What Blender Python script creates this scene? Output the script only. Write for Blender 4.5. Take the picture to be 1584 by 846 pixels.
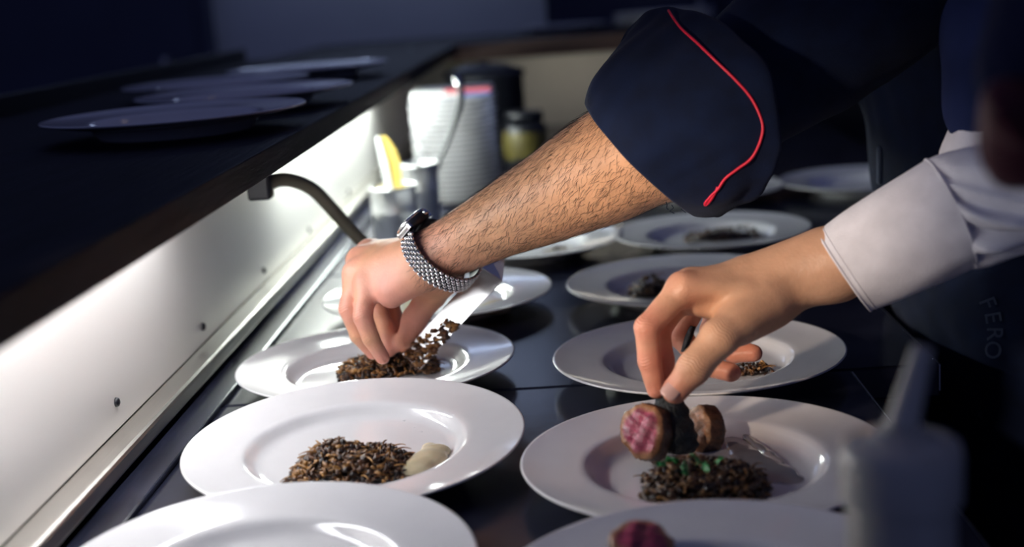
import bpy, bmesh, math, random
import numpy as np
from mathutils import Vector, Matrix
from mathutils.bvhtree import BVHTree

for o in list(bpy.data.objects): bpy.data.objects.remove(o)
scene = bpy.context.scene
COL = scene.collection
random.seed(7); RNG = np.random.default_rng(7)

# ------------------------------------------------------------------ camera
CX, CY, FPX = 792.0, 423.0, 2046.7
PITCH, YAW, ROLL, CAMZ = [math.radians(a) for a in (11.962, 2.739, 4.164)] + [0.399]
_f = Vector((-math.sin(YAW)*math.cos(PITCH), math.cos(YAW)*math.cos(PITCH), -math.sin(PITCH)))
_r0 = Vector((math.cos(YAW), math.sin(YAW), 0)); _u0 = _r0.cross(_f)
_r = _r0*math.cos(ROLL) - _u0*math.sin(ROLL); _u = _r0*math.sin(ROLL) + _u0*math.cos(ROLL)
CAM = Vector((0, 0, CAMZ))
cd = bpy.data.cameras.new('camera'); cam = bpy.data.objects.new('camera', cd); COL.objects.link(cam)
cam.matrix_world = Matrix.Translation(CAM) @ Matrix((_r, _u, -_f)).transposed().to_4x4()
cd.sensor_width = 36; cd.lens = 36*FPX/1584; cd.clip_start = .01
cd.dof.use_dof = True; cd.dof.focus_distance = 1.24; cd.dof.aperture_fstop = 2.9
scene.camera = cam

# ------------------------------------------------------------------ world, exposure
w = bpy.data.worlds.new('world'); scene.world = w; w.use_nodes = True
w.node_tree.nodes['Background'].inputs[0].default_value = (.34, .42, 1, 1)
w.node_tree.nodes['Background'].inputs[1].default_value = .10
vs = scene.view_settings
vs.view_transform = 'Standard'; vs.look = 'None'; vs.exposure = 0; vs.gamma = 1; vs.use_curve_mapping = False

# lamp strengths (the lamps themselves are built further down)
TUBE_A, TUBE_B, TUBE_C, SPOT_E = 33.0, 84.0, 13.0, 60.0
SPOT_W = 25.0

def ray(px, py): return _f + _r*((px-CX)/FPX) - _u*((py-CY)/FPX)
def at(px, py, D): return CAM + ray(px, py)*D
def onz(px, py, z): d = ray(px, py); return CAM + d*((z-CAMZ)/d.z)
def ony(px, py, y): d = ray(px, py); return CAM + d*(y/d.y)
def px2m(px, D): return px*D/FPX

# ------------------------------------------------------------------ materials
def mat(name, color, rough=.5, metal=0, bump=0, bscale=60, var=0, vscale=8, spec=.5, sss=0, coat=0, attr=None, emit=None, stretch=None, detail=4, sheen=0, alpha=None, trans=0):
    m = bpy.data.materials.new(name); m.use_nodes = True
    nt = m.node_tree; N = nt.nodes; L = nt.links; b = N['Principled BSDF']
    b.inputs['Base Color'].default_value = (*color, 1); b.inputs['Roughness'].default_value = rough
    b.inputs['Metallic'].default_value = metal; b.inputs['Specular IOR Level'].default_value = spec
    b.inputs['Coat Weight'].default_value = coat; b.inputs['Coat Roughness'].default_value = .08
    b.inputs['Transmission Weight'].default_value = trans
    if sheen: b.inputs['Sheen Weight'].default_value = sheen
    if sss:
        b.inputs['Subsurface Weight'].default_value = sss; b.inputs['Subsurface Radius'].default_value = (1, .35, .2); b.inputs['Subsurface Scale'].default_value = .006
    tc = N.new('ShaderNodeTexCoord'); mp = N.new('ShaderNodeMapping'); L.new(tc.outputs['Object'], mp.inputs[0])
    if stretch: mp.inputs['Scale'].default_value = stretch
    src = None
    if attr:
        a = N.new('ShaderNodeAttribute'); a.attribute_name = attr; src = a.outputs['Color']
    if var:
        n = N.new('ShaderNodeTexNoise'); n.inputs['Scale'].default_value = vscale; n.inputs['Detail'].default_value = detail; L.new(mp.outputs[0], n.inputs[0])
        mr = N.new('ShaderNodeMapRange'); mr.inputs[1].default_value = .3; mr.inputs[2].default_value = .7; mr.inputs[3].default_value = 1-var; mr.inputs[4].default_value = 1+var; L.new(n.outputs[0], mr.inputs[0])
        mx = N.new('ShaderNodeMix'); mx.data_type = 'RGBA'; mx.blend_type = 'MULTIPLY'; mx.inputs[0].default_value = 1
        if src: L.new(src, mx.inputs[6])
        else: mx.inputs[6].default_value = (*color, 1)
        L.new(mr.outputs[0], mx.inputs[7]); src = mx.outputs[2]
    if src: L.new(src, b.inputs['Base Color'])
    if bump:
        n = N.new('ShaderNodeTexNoise'); n.inputs['Scale'].default_value = bscale; n.inputs['Detail'].default_value = detail; L.new(mp.outputs[0], n.inputs[0])
        bp = N.new('ShaderNodeBump'); bp.inputs['Strength'].default_value = bump; bp.inputs['Distance'].default_value = .002; L.new(n.outputs[0], bp.inputs['Height']); L.new(bp.outputs[0], b.inputs['Normal'])
    if emit:
        b.inputs['Emission Color'].default_value = (*emit[:3], 1); b.inputs['Emission Strength'].default_value = emit[3]
    return m
M = dict(
 china=mat('white_china', (.80, .79, .80), .12, var=.02, vscale=30, spec=.5, coat=.3),
 steel=mat('brushed_steel', (.62, .61, .60), .30, 1, bump=.08, bscale=90, stretch=(1, .04, 6)),
 panel=mat('panel_steel', (.93, .89, .85), .45, .5, bump=.05, bscale=60, stretch=(1, 1, .05)),
 counter=mat('dark_counter_steel', (.018, .020, .036), .2, 0, bump=.06, bscale=50, var=.35, vscale=14, spec=.25),
 ledge=mat('ledge_steel', (.5, .48, .44), .35, 1, bump=.15, bscale=120, stretch=(6, .1, 6)),
 chrome=mat('polished_steel', (.85, .86, .86), .12, 1),
 satin=mat('satin_steel', (.80, .81, .82), .32, .92),
 wood=mat('dark_stained_wood', (.007, .007, .013), .55, spec=.12, bump=.7, bscale=34, var=.6, vscale=20, stretch=(3, .35, 3)),
 brownwood=mat('brown_wood', (.17, .085, .055), .5, bump=.3, bscale=30, var=.4, stretch=(.4, 3, 3)),
 blacksteel=mat('black_metal', (.008, .009, .014), .4),
 wallp=mat('blue_grey_plaster', (.62, .62, .66), .9, bump=.1, var=.06, vscale=2),
 darkwall=mat('dark_blue_paint', (.05, .055, .10), .7, var=.2, vscale=2),
 greypanel=mat('grey_paint', (.55, .53, .48), .6, var=.1, vscale=3),
 floor=mat('dark_floor_tile', (.03, .03, .04), .5, var=.3, vscale=6),
 coat=mat('navy_cotton_twill', (.0025, .008, .032), .85, bump=.25, bscale=900, var=.25, vscale=40, spec=.2, sheen=.04),
 apron=mat('black_apron_cloth', (.014, .022, .075), .9, bump=.2, bscale=700, var=.2, vscale=20, spec=.15),
 white=mat('white_cotton', (.80, .79, .84), .85, bump=.3, bscale=700, var=.07, vscale=45, spec=.2),
 red=mat('red_piping', (.75, .015, .05), .5),
 hair=mat('dark_arm_hair', (.020, .011, .007), .5),
 skin=mat('skin', (.6, .36, .25), .42, bump=.22, bscale=420, var=.08, vscale=55, sss=.12, attr='Col', spec=.4),
 nail=mat('fingernail', (.74, .46, .40), .22, spec=.6, var=.05, vscale=200),
 hash=mat('hash_bits', (.2, .1, .04), .28, bump=.5, bscale=500, var=.35, vscale=260, attr='Col', coat=.25),
 meat=mat('roast_meat', (.3, .05, .06), .34, bump=.35, bscale=600, var=.25, vscale=420, attr='Col', coat=.2, detail=6),
 puree=mat('cream_puree', (.66, .56, .36), .25, bump=.1, bscale=60, var=.1, vscale=60, sss=.1),
 glaze=mat('clear_glaze', (.32, .30, .30), .08, spec=.8, coat=.6, bump=.2, bscale=60),
 truffle=mat('black_leaf', (.006, .012, .018), .55, bump=.8, bscale=420, var=.5, vscale=120),
 herb=mat('green_herb', (.035, .24, .06), .4, var=.4, vscale=200),
 lampglass=mat('tube_glass', (.9, .9, .9), .3, emit=(.97, .98, 1, TUBE_A)),
 lampglass2=mat('tube_glass_greenish', (.9, .9, .9), .3, emit=(.90, 1, .95, TUBE_B)),
 lampglass3=mat('tube_glass_warm', (.9, .9, .9), .3, emit=(1, .94, .80, TUBE_C)),
 wallglow=mat('added_wall_light_glow', (.8, .8, .8), .4, emit=(.55, .68, 1, 4.6)),  # glow of the light added for the back wall
 bulb=mat('spot_bulb', (.9, .9, .9), .3, emit=(1, .72, .48, SPOT_E)),
 housing=mat('lamp_housing', (.4, .4, .42), .4, .6),
 hose=mat('olive_grey_sleeve', (.13, .12, .085), .38, spec=.6, bump=.1, bscale=40),
 yellow=mat('yellow_silicone', (.72, .52, .10), .4),
 whiteplastic=mat('white_plastic', (.82, .82, .80), .35),
 squeeze=mat('grey_squeeze_plastic', (.58, .56, .48), .25, spec=.6, sss=.1),
 paperred=mat('red_print', (.65, .12, .14), .5), paperblue=mat('blue_print', (.10, .16, .45), .5),
 ylabel=mat('yellow_label', (.11, .09, .018), .5, var=.3, vscale=20),
 cream=mat('cream_tub', (.62, .60, .38), .45),
 print=mat('pale_blue_print', (.085, .11, .17), .8),
 dial=mat('watch_dial', (.80, .84, .84), .08, coat=1),
 water=mat('clear_drop', (.85, .85, .86), .03, spec=.9, coat=1),
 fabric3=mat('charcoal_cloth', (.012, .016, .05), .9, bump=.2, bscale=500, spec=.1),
 skin3=mat('shaded_skin', (.085, .016, .026), .6, bump=.2, bscale=300, spec=.2),  # darkened skin: the foreground hand's shade is put into this colour
)

def add_fold_bump(m):
    nt = m.node_tree; N = nt.nodes; L = nt.links; b = N['Principled BSDF']
    a = N.new('ShaderNodeAttribute'); a.attribute_name = 'cs'; c = N.new('ShaderNodeAttribute'); c.attribute_name = 'cm'
    m1 = N.new('ShaderNodeMath'); m1.operation = 'MULTIPLY'; m1.inputs[1].default_value = 2300; L.new(a.outputs['Fac'], m1.inputs[0])
    sn = N.new('ShaderNodeMath'); sn.operation = 'SINE'; L.new(m1.outputs[0], sn.inputs[0])
    m2 = N.new('ShaderNodeMath'); m2.operation = 'MULTIPLY'; L.new(sn.outputs[0], m2.inputs[0]); L.new(c.outputs['Fac'], m2.inputs[1])
    bp = N.new('ShaderNodeBump'); bp.inputs['Strength'].default_value = .32; bp.inputs['Distance'].default_value = .0007; L.new(m2.outputs[0], bp.inputs['Height'])
    old = b.inputs['Normal'].links[0].from_socket; L.new(old, bp.inputs['Normal']); L.new(bp.outputs[0], b.inputs['Normal'])
add_fold_bump(M['skin'])

# ------------------------------------------------------------------ mesh helpers
def link(name, me, m, parent=None, smooth=True):
    o = bpy.data.objects.new(name, me); COL.objects.link(o)
    if m: me.materials.append(M[m])
    if smooth:
        me.polygons.foreach_set('use_smooth', [True]*len(me.polygons))
    if parent: o.parent = parent
    return o
def pyobj(name, v, f, m, parent=None, smooth=True, col=None):
    me = bpy.data.meshes.new(name); me.from_pydata([tuple(map(float, p)) for p in v], [], [tuple(map(int, q)) for q in f]); me.update()
    if col is not None:
        a = me.color_attributes.new('Col', 'FLOAT_COLOR', 'POINT'); c = np.ones((len(v), 4), np.float32); c[:, :3] = col; a.data.foreach_set('color', c.ravel())
    return link(name, me, m, parent, smooth)
def tag(o, label, cat=None, group=None, kind=None):
    o['label'] = label
    if cat: o['category'] = cat
    if group: o['group'] = group
    if kind: o['kind'] = kind
    return o
def empty(name, loc, label, cat, group=None):
    o = bpy.data.objects.new(name, None); COL.objects.link(o); o.location = loc; o.empty_display_size = .02
    return tag(o, label, cat, group)
def keep(o, parent):           # parent while geometry is in world coordinates
    o.parent = parent; o.matrix_parent_inverse = Matrix.Translation(parent.location).inverted(); return o
def box(name, lo, hi, m, parent=None, bev=.003, seg=2):
    bm = bmesh.new(); bmesh.ops.create_cube(bm, size=1)
    c = [(a+b)/2 for a, b in zip(lo, hi)]; s = [b-a for a, b in zip(lo, hi)]
    for v in bm.verts: v.co = Vector((v.co.x*s[0], v.co.y*s[1], v.co.z*s[2]))
    if bev: bmesh.ops.bevel(bm, geom=bm.edges[:], offset=min(bev, min(s)*.45), segments=seg, affect='EDGES', profile=.5)
    me = bpy.data.meshes.new(name); bm.to_mesh(me); bm.free()
    o = link(name, me, m, None, False); o.location = c
    if parent: keep(o, parent)
    return o
def lathe(name, prof, m, seg=64, parent=None, closed=True):
    v = []; f = []; n = len(prof)
    for i in range(seg):
        a = 2*math.pi*i/seg
        for r_, z in prof: v.append((r_*math.cos(a), r_*math.sin(a), z))
    for i in range(seg):
        j = (i+1) % seg
        for k in range(n-1): f.append((i*n+k, j*n+k, j*n+k+1, i*n+k+1))
    me = bpy.data.meshes.new(name); me.from_pydata(v, [], f)
    bm = bmesh.new(); bm.from_mesh(me); bmesh.ops.remove_doubles(bm, verts=bm.verts, dist=1e-6); bmesh.ops.recalc_face_normals(bm, faces=bm.faces)
    bm.to_mesh(me); bm.free()
    return link(name, me, m, parent)
def catmull(pts, n):
    P = np.array([np.array(p, float) for p in pts]); out = []
    for i in range(len(P)-1):
        p0, p1, p2, p3 = P[max(i-1, 0)], P[i], P[i+1], P[min(i+2, len(P)-1)]
        for k in range(n):
            t = k/n; out.append(.5*((2*p1)+(-p0+p2)*t+(2*p0-5*p1+4*p2-p3)*t*t+(-p0+3*p1-3*p2+p3)*t**3))
    out.append(P[-1]); return np.array(out)
def tube(name, pts, rad, m, parent=None, sides=10, cap=True):
    P = np.array([tuple(p) for p in pts], float); n = len(P); rad = np.broadcast_to(np.array(rad, float), (n,)) if np.ndim(rad) == 0 else np.interp(np.linspace(0, 1, n), np.linspace(0, 1, len(rad)), rad)
    T = np.gradient(P, axis=0); T /= np.linalg.norm(T, axis=1)[:, None]
    N = np.cross(T[0], (0, 0, 1)) if abs(T[0][2]) < .9 else np.cross(T[0], (1, 0, 0)); N /= np.linalg.norm(N)
    v = []; f = []
    for i in range(n):
        N = N-T[i]*(N@T[i]); N /= np.linalg.norm(N); B = np.cross(T[i], N)
        for k in range(sides):
            a = 2*math.pi*k/sides; v.append(P[i]+rad[i]*(math.cos(a)*N+math.sin(a)*B))
    for i in range(n-1):
        for k in range(sides):
            l = (k+1) % sides; f.append((i*sides+k, i*sides+l, (i+1)*sides+l, (i+1)*sides+k))
    if cap: f.append(tuple(range(sides))[::-1]); f.append(tuple(range((n-1)*sides, n*sides)))
    o = pyobj(name, v, f, m)
    if parent: keep(o, parent)
    return o
def loft(name, rings, m, sub=8, seg=64, disp=None, thick=0, parent=None, closecaps=False):
    R = catmull([np.concatenate([c, a, b]) for c, a, b in [[np.array(q) for q in r_] for r_ in rings]], sub); n = len(R); v = []; f = []
    for i in range(n):
        c, a, b = R[i, :3], R[i, 3:6], R[i, 6:]
        for k in range(seg):
            t = 2*math.pi*k/seg; d = a*math.cos(t)+b*math.sin(t); s = 1+(disp(i/(n-1), t) if disp else 0); v.append(c+d*s)
    for i in range(n-1):
        for k in range(seg):
            l = (k+1) % seg; f.append((i*seg+k, i*seg+l, (i+1)*seg+l, (i+1)*seg+k))
    if closecaps: f.append(tuple(range(seg))[::-1]); f.append(tuple(range((n-1)*seg, n*seg)))
    o = pyobj(name, v, f, m)
    bm = bmesh.new(); bm.from_mesh(o.data); bmesh.ops.recalc_face_normals(bm, faces=bm.faces); bm.to_mesh(o.data); bm.free()
    if thick:
        md = o.modifiers.new('thickness', 'SOLIDIFY'); md.thickness = thick; md.offset = -1
    if parent: keep(o, parent)
    return o

# ------------------------------------------------------------------ implicit surfaces (bodies, food)
def wobble(P, scale, seed, octs=3):
    r_ = np.random.default_rng(seed); out = np.zeros(P.shape[:-1], np.float32); amp = 1
    for o in range(octs):
        for _ in range(4):
            d = r_.normal(size=3); d /= np.linalg.norm(d); out += amp*np.sin((P@d.astype(np.float32))*scale*(2**o)*r_.uniform(.7, 1.3)+r_.uniform(0, 6.28)).astype(np.float32)/4
        amp *= .55
    return out
class Field:
    def __init__(s, pts, vox, margin=.03, axes=None):
        s.A = np.array(axes if axes is not None else np.eye(3), np.float32)   # rows = grid axes
        P = np.array([tuple(p) for p in pts], np.float32)@s.A.T
        s.lo = P.min(0)-margin; s.vox = vox; s.n = np.ceil((P.max(0)+margin-s.lo)/vox).astype(int)+1
        s.V = np.full(tuple(s.n), .06, np.float32)
    def sub(s, pts, m):
        P = np.array([tuple(p) for p in pts], np.float32)@s.A.T
        a = np.clip(np.floor((P.min(0)-m-s.lo)/s.vox).astype(int), 0, s.n-1); b = np.clip(np.ceil((P.max(0)+m-s.lo)/s.vox).astype(int)+1, 1, s.n)
        g = np.stack(np.meshgrid(*[s.lo[i]+s.vox*np.arange(a[i], b[i], dtype=np.float32) for i in range(3)], indexing='ij'), -1)
        return tuple(slice(x, y) for x, y in zip(a, b)), g@s.A
    def chain(s, G, pts, rads, k=.004, flat=None):
        d = None
        for i in range(len(pts)-1):
            a = np.array(pts[i], np.float32); ba = np.array(pts[i+1], np.float32)-a
            q = G-a; t = np.clip((q@ba)/float(ba@ba), 0, 1); w_ = q-t[..., None]*ba
            if flat is not None:
                n, fct = flat; n = np.array(n, np.float32); n /= np.linalg.norm(n); c = w_@n; w_ = w_+(c*(1/fct-1))[..., None]*n
            e = np.sqrt((w_*w_).sum(-1))-(rads[i]+(rads[i+1]-rads[i])*t)
            d = e if d is None else smin(d, e, k)
        return d
    def add(s, pts, rads, k=.01, ck=.004, flat=None, base=None):
        sl, G = s.sub(pts, max(rads)*1.3+.02); e = s.chain(G, pts, rads, ck, flat)
        b = s.V if base is None else base
        s.V[sl] = np.minimum(s.V[sl], smin(b[sl], e, k))
    def carve(s, pts, rads, k=.002):
        sl, G = s.sub(pts, max(rads)+.01); e = s.chain(G, pts, rads, .001); s.V[sl] = -smin(-s.V[sl], e, k)
    def displace(s, fn):
        sl, G = s.sub([s.lo@s.A, (s.lo+s.vox*(s.n-1))@s.A], 0); s.V = s.V+fn(G)
    def mesh(s, smooth=2):
        V = s.V; ins = V < 0; n = np.array(V.shape)-1
        acc = np.zeros((*n, 3), np.float32); cnt = np.zeros(tuple(n), np.float32)
        idx = lambda o: tuple(slice(o[i], o[i]+n[i]) for i in range(3))
        for ax in range(3):
            o1, o2 = [(1, 2), (0, 2), (0, 1)][ax]
            for i in (0, 1):
                for j in (0, 1):
                    p = [0, 0, 0]; p[o1] = i; p[o2] = j; q = list(p); q[ax] = 1
                    a, b = V[idx(p)], V[idx(q)]; c = (a < 0) != (b < 0); t = np.where(c, a/np.where(c, a-b, 1), 0)
                    for d in range(3): acc[..., d] += np.where(c, p[d]+(t if d == ax else 0), 0)
                    cnt += c
        on = cnt > 0; vid = np.full(tuple(n), -1, np.int64); vid[on] = np.arange(on.sum())
        P = (np.argwhere(on)+acc[on]/cnt[on][:, None])*s.vox+s.lo
        quads = []
        for ax in range(3):
            o1, o2 = [(1, 2), (2, 0), (0, 1)][ax]
            sh = [slice(1, n[i]) for i in range(3)]; sh[ax] = slice(0, n[ax])
            sa = [slice(1, n[i]) for i in range(3)]; sa[ax] = slice(0, n[ax]); sb = list(sa); sb[ax] = slice(1, n[ax]+1)
            A, B = ins[tuple(sa)], ins[tuple(sb)]; ch = np.argwhere(A != B)
            if not len(ch): continue
            flip = A[tuple(ch.T)]; base = ch.copy(); base[:, o1] += 1; base[:, o2] += 1
            def g(d1, d2):
                e = base.copy(); e[:, o1] += d1; e[:, o2] += d2; return vid[tuple(e.T)]
            q = np.stack([g(-1, -1), g(0, -1), g(0, 0), g(-1, 0)], 1)
            q[~flip] = q[~flip][:, ::-1]; quads.append(q)
        Q = np.concatenate(quads); Q = Q[(Q >= 0).all(1)]
        for _ in range(smooth):
            S = np.zeros_like(P); C = np.zeros(len(P), np.float32)
            for a, b in ((0, 1), (1, 2), (2, 3), (3, 0)):
                for x, y in ((a, b), (b, a)):
                    np.add.at(S, Q[:, x], P[Q[:, y]]); np.add.at(C, Q[:, x], 1)
            P = P*.5+.5*S/np.maximum(C, 1)[:, None]
        P = P@s.A; a, b, c, d = (P[Q[:, k]] for k in range(4))
        if (np.einsum('ij,ij->i', a, np.cross(b, c))+np.einsum('ij,ij->i', a, np.cross(c, d))).sum() < 0: Q = Q[:, ::-1].copy()
        return P, Q
def smin(a, b, k):
    h = np.maximum(k-np.abs(a-b), 0)/k; return np.minimum(a, b)-h*h*k*.25
def frame_axes(d):
    d = np.array(d, float); d /= np.linalg.norm(d); u = np.cross(d, (0, 0, 1)); u /= np.linalg.norm(u); return np.array([d, u, np.cross(u, d)])
def normals(P, Q):
    n = np.cross(P[Q[:, 2]]-P[Q[:, 0]], P[Q[:, 3]]-P[Q[:, 1]]); N = np.zeros_like(P)
    for k in range(4): np.add.at(N, Q[:, k], n)
    return N/np.maximum(np.linalg.norm(N, axis=1), 1e-12)[:, None]

# ================================================================== SETTING
def struct(o): o['kind'] = 'structure'; return o
struct(box('floor', (-4, -1, -.95), (4, 6.5, -.90), 'floor', bev=0))
struct(box('wall_back', (-4, 5.6, -.9), (4, 5.7, 2.2), 'wallp', bev=0))
xd = at(312, 60, 5.55).x
d1 = struct(box('door_1', (xd-1.3, 5.50, -.9), (xd, 5.59, 1.3), 'darkwall', bev=.01))
keep(box('door_frame', (xd, 5.50, -.9), (xd+.06, 5.6, 1.35), 'darkwall', bev=.01), d1)
keep(box('door_handle', (xd-.14, 5.44, .1), (xd-.11, 5.50, .24), 'steel', bev=.01), d1)
xr = at(846, 30, 5.2).x
cb = empty('tall_cabinet', (xr+.6, 5.3, -.9), 'tall dark cabinet against the back wall right of the blue-grey wall', 'cabinet')
box('body', (xr, 5.05, -.9), (xr+1.3, 5.58, 1.4), 'darkwall', cb, .01)
for k in range(2):
    dr = box('door', (xr+.02+k*.64, 5.02, -.8), (xr+.64+k*.64, 5.05, 1.36), 'darkwall', cb, .006)
    keep(box('handle', (xr+.56+k*.14, 4.99, .1), (xr+.58+k*.14, 5.02, .4), 'housing', None, .005), dr)

# counter, three steel modules
def module(x0, x1, y0, y1, label):
    e = empty('counter_module', ((x0+x1)/2, (y0+y1)/2, -.9), label, 'counter', 'dark steel counter modules')
    box('worktop', (x0, y0, -.035), (x1, y1, 0), 'counter', e, .0025)
    box('body', (x0+.03, y0+.004, -.82), (x1-.03, y1-.004, -.035), 'blacksteel', e, .004)
    box('plinth', (x0+.08, y0+.01, -.9), (x1-.08, y1-.01, -.82), 'blacksteel', e, .004)
    t = box('edge_strip', (x1-.004, y0+.002, -.03), (x1+.0015, y1-.002, -.001), 'steel', e, .001)
    n = max(1, round((y1-y0)/.55))
    for k in range(n):
        a = y0+.01+(y1-y0-.02)*k/n; b = a+(y1-y0-.02)/n-.008
        d = box('door', (x1-.03, a, -.78), (x1-.012, b, -.06), 'blacksteel', e, .004)
        keep(box('handle', (x1-.012, a+.05, -.12), (x1+.008, b-.05, -.10), 'steel', None, .004), d)
    return e
module(-.405, .275, .15, 1.305, 'dark steel counter nearest the camera with the front plates on it')
module(-.405, .365, 1.309, 1.945, 'dark steel counter section under the watch hand and middle plates')
module(-.405, .68, 1.949, 4.0, 'dark steel counter section at the far end with the utensil cups')

# steel backsplash under the shelf
bp = empty('steel_backsplash', (-.43, 2, 0), 'bright stainless backsplash under the wooden shelf, screwed along a ledge', 'backsplash')
for k, (a, b) in enumerate(((.1, 2.22), (2.224, 3.95))):
    box('panel', (-.437, a, .03), (-.430, b, .262), 'panel', bp, .001)
box('ledge', (-.432, .1, .012), (-.402, 3.95, .030), 'ledge', bp, .004)
box('ledge_step', (-.405, .1, .0), (-.372, 3.95, .006), 'counter', bp, .002)
scr = None
for px, py in ((180, 622), (314, 505), (408, 418), (478, 357), (540, 310)):
    d = ray(px, py); p = CAM+d*(-.4295/d.x)
    if scr is None:
        scr = lathe('screw', [(0, .0035), (.002, .0035), (.0038, .0025), (.0045, .0008), (.0046, -.001), (0, -.001)], 'blacksteel', 16); s_ = scr
    else:
        s_ = bpy.data.objects.new('screw', scr.data); COL.objects.link(s_)
    s_.rotation_euler = (0, math.pi/2, 0); s_.location = (-.4298, p.y, max(.042, min(.06, p.z))); keep(s_, bp)

# pass shelf
sh = empty('pass_shelf', (-.5, 2, .25), 'dark stained wooden pass shelf above the steel backsplash at left', 'shelf')
box('board', (-.86, .1, .246), (-.306, 3.66, .268), 'wood', sh, .002)
box('front_beam', (-.306, .1, .243), (-.286, 3.68, .270), 'wood', sh, .0015)
box('back_board', (-.88, .1, -.9), (-.862, 3.66, .30), 'blacksteel', sh, .002)
for y in (.35, 1.5, 2.6, 3.6): box('bracket', (-.428, y, .215), (-.40, y+.02, .245), 'blacksteel', sh, .003)
# far cross shelf
fs = empty('cross_shelf', (.3, 3.9, .25), 'brown-edged wooden shelf crossing at the far end of the counter', 'shelf')
box('board', (-.84, 3.70, .24), (1.3, 4.75, .262), 'wood', fs, .002)
box('front_beam', (-.30, 3.68, .222), (1.3, 3.70, .270), 'brownwood', fs, .003)
box('upright', (.9, 3.72, -.9), (.95, 3.8, .24), 'blacksteel', fs, .003)
struct(box('wall_far_panel', (-.84, 4.02, -.9), (.26, 4.06, .24), 'greypanel', bev=.002)); struct(box('wall_far_dark', (.262, 4.02, -.9), (1.3, 4.06, .24), 'blacksteel', bev=.002))

# tube lamps under the shelf
def tube_lamp(y0, y1, m, label):
    e = empty('tube_lamp', (-.362, (y0+y1)/2, .245), label, 'lamp', 'tube lamps under the shelf')
    box('housing', (-.382, y0-.03, .236), (-.340, y1+.03, .2455), 'housing', e, .002)
    tube('tube', [(-.361, y0+(y1-y0)*t, .228) for t in np.linspace(0, 1, 12)], .0075, m, e, 12)
    for y in (y0-.006, y1-.006): box('end_cap', (-.372, y, .2195), (-.350, y+.012, .238), 'whiteplastic', e, .002)
tube_lamp(.80, 1.36, 'lampglass', 'white tube lamp hidden under the near end of the shelf')
tube_lamp(1.90, 2.95, 'lampglass2', 'cool tube lamp hidden under the far end of the shelf')

cl = empty('tube_lamp', (.1, 3.8, .21), 'short warm lamp under the far brown-edged shelf', 'lamp', 'tube lamps under the shelf')
box('housing', (-.12, 3.755, .2355), (.22, 3.795, .2398), 'housing', cl, .002)
tube('tube', [(-.1+.3*t, 3.775, .2285) for t in np.linspace(0, 1, 8)], .006, 'lampglass3', cl, 12)
for x in (-.11, .20): box('end_cap', (x, 3.767, .221), (x+.012, 3.783, .2365), 'whiteplastic', cl, .002)
# added warm spot, unseen at the left, its narrow cone aimed at the hands
wl = empty('added_hand_light', (-.56, .48, .27), 'added warm light standing out of view on the wooden shelf, aimed at the hands', 'lamp')
aim = Vector((.11, 1.13, .19)); lp = Vector((-.45, .50, .42)); dv = (aim-lp).normalized()
sl_ = bpy.data.lights.new('bulb', 'SPOT'); sl_.energy = SPOT_W; sl_.color = (1, .80, .62); sl_.spot_size = math.radians(28); sl_.spot_blend = .9; sl_.shadow_soft_size = .03
so = bpy.data.objects.new('bulb', sl_); COL.objects.link(so); so.location = lp; so.rotation_euler = dv.to_track_quat('-Z', 'Y').to_euler(); keep(so, wl)
lsh = lathe('lamp_shade', [(.0, .11), (.025, .11), (.035, .09), (.065, .0), (.063, .0), (.032, .088), (0, .105)], 'blacksteel', 36); lsh.rotation_euler = (-dv).to_track_quat('Z', 'Y').to_euler(); lsh.location = lp+dv*.04; keep(lsh, wl)
tube('arm', [tuple(q) for q in catmull([lp-dv*.07, lp-dv*.12+Vector((-.02, 0, .01)), Vector((-.60, .46, .40)), Vector((-.56, .48, .275))], 6)], .007, 'blacksteel', wl, 10)
lb_ = lathe('base', [(0, .02), (.02, .02), (.06, .008), (.062, 0), (0, 0)], 'blacksteel', 32); lb_.location = (-.56, .48, .2685); keep(lb_, wl)
# added out-of-view light that brightens the back wall
bl_ = empty('added_wall_light', (-.9, 5.55, 1.25), 'added dim bluish light, out of view, that brightens the back wall', 'lamp')
box('bracket', (-1.0, 5.50, 1.22), (-.8, 5.6, 1.30), 'housing', bl_, .005)
box('diffuser', (-1.1, 5.30, 1.20), (-.1, 5.42, 1.24), 'wallglow', bl_, .005); box('stem', (-.92, 5.40, 1.23), (-.88, 5.52, 1.26), 'housing', bl_, .003)
# small ceiling spots on a rail
tr = empty('spot_rail', (.1, 1.4, 1.6), 'black rail with small warm spots hanging above the counter', 'lamp')
box('rail', (.085, .2, 1.60), (.115, 2.9, 1.63), 'blacksteel', tr, .003)
for y in (.55, 1.25, 1.45, 2.3):
    h = lathe('spot_head', [(.0, .09), (.02, .09), (.028, .07), (.032, 0), (.029, 0), (.027, .02), (0, .02)], 'blacksteel', 24); h.location = (.1, y, 1.515); keep(h, tr)
    b_ = lathe('bulb', [(0, 0), (.007, .001), (.010, .005), (.008, .010), (0, .012)], 'bulb', 20); b_.location = (.1, y, 1.513); b_.parent = h; b_.matrix_parent_inverse = Matrix.Identity(4); b_.location = (0, 0, .004)

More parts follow.
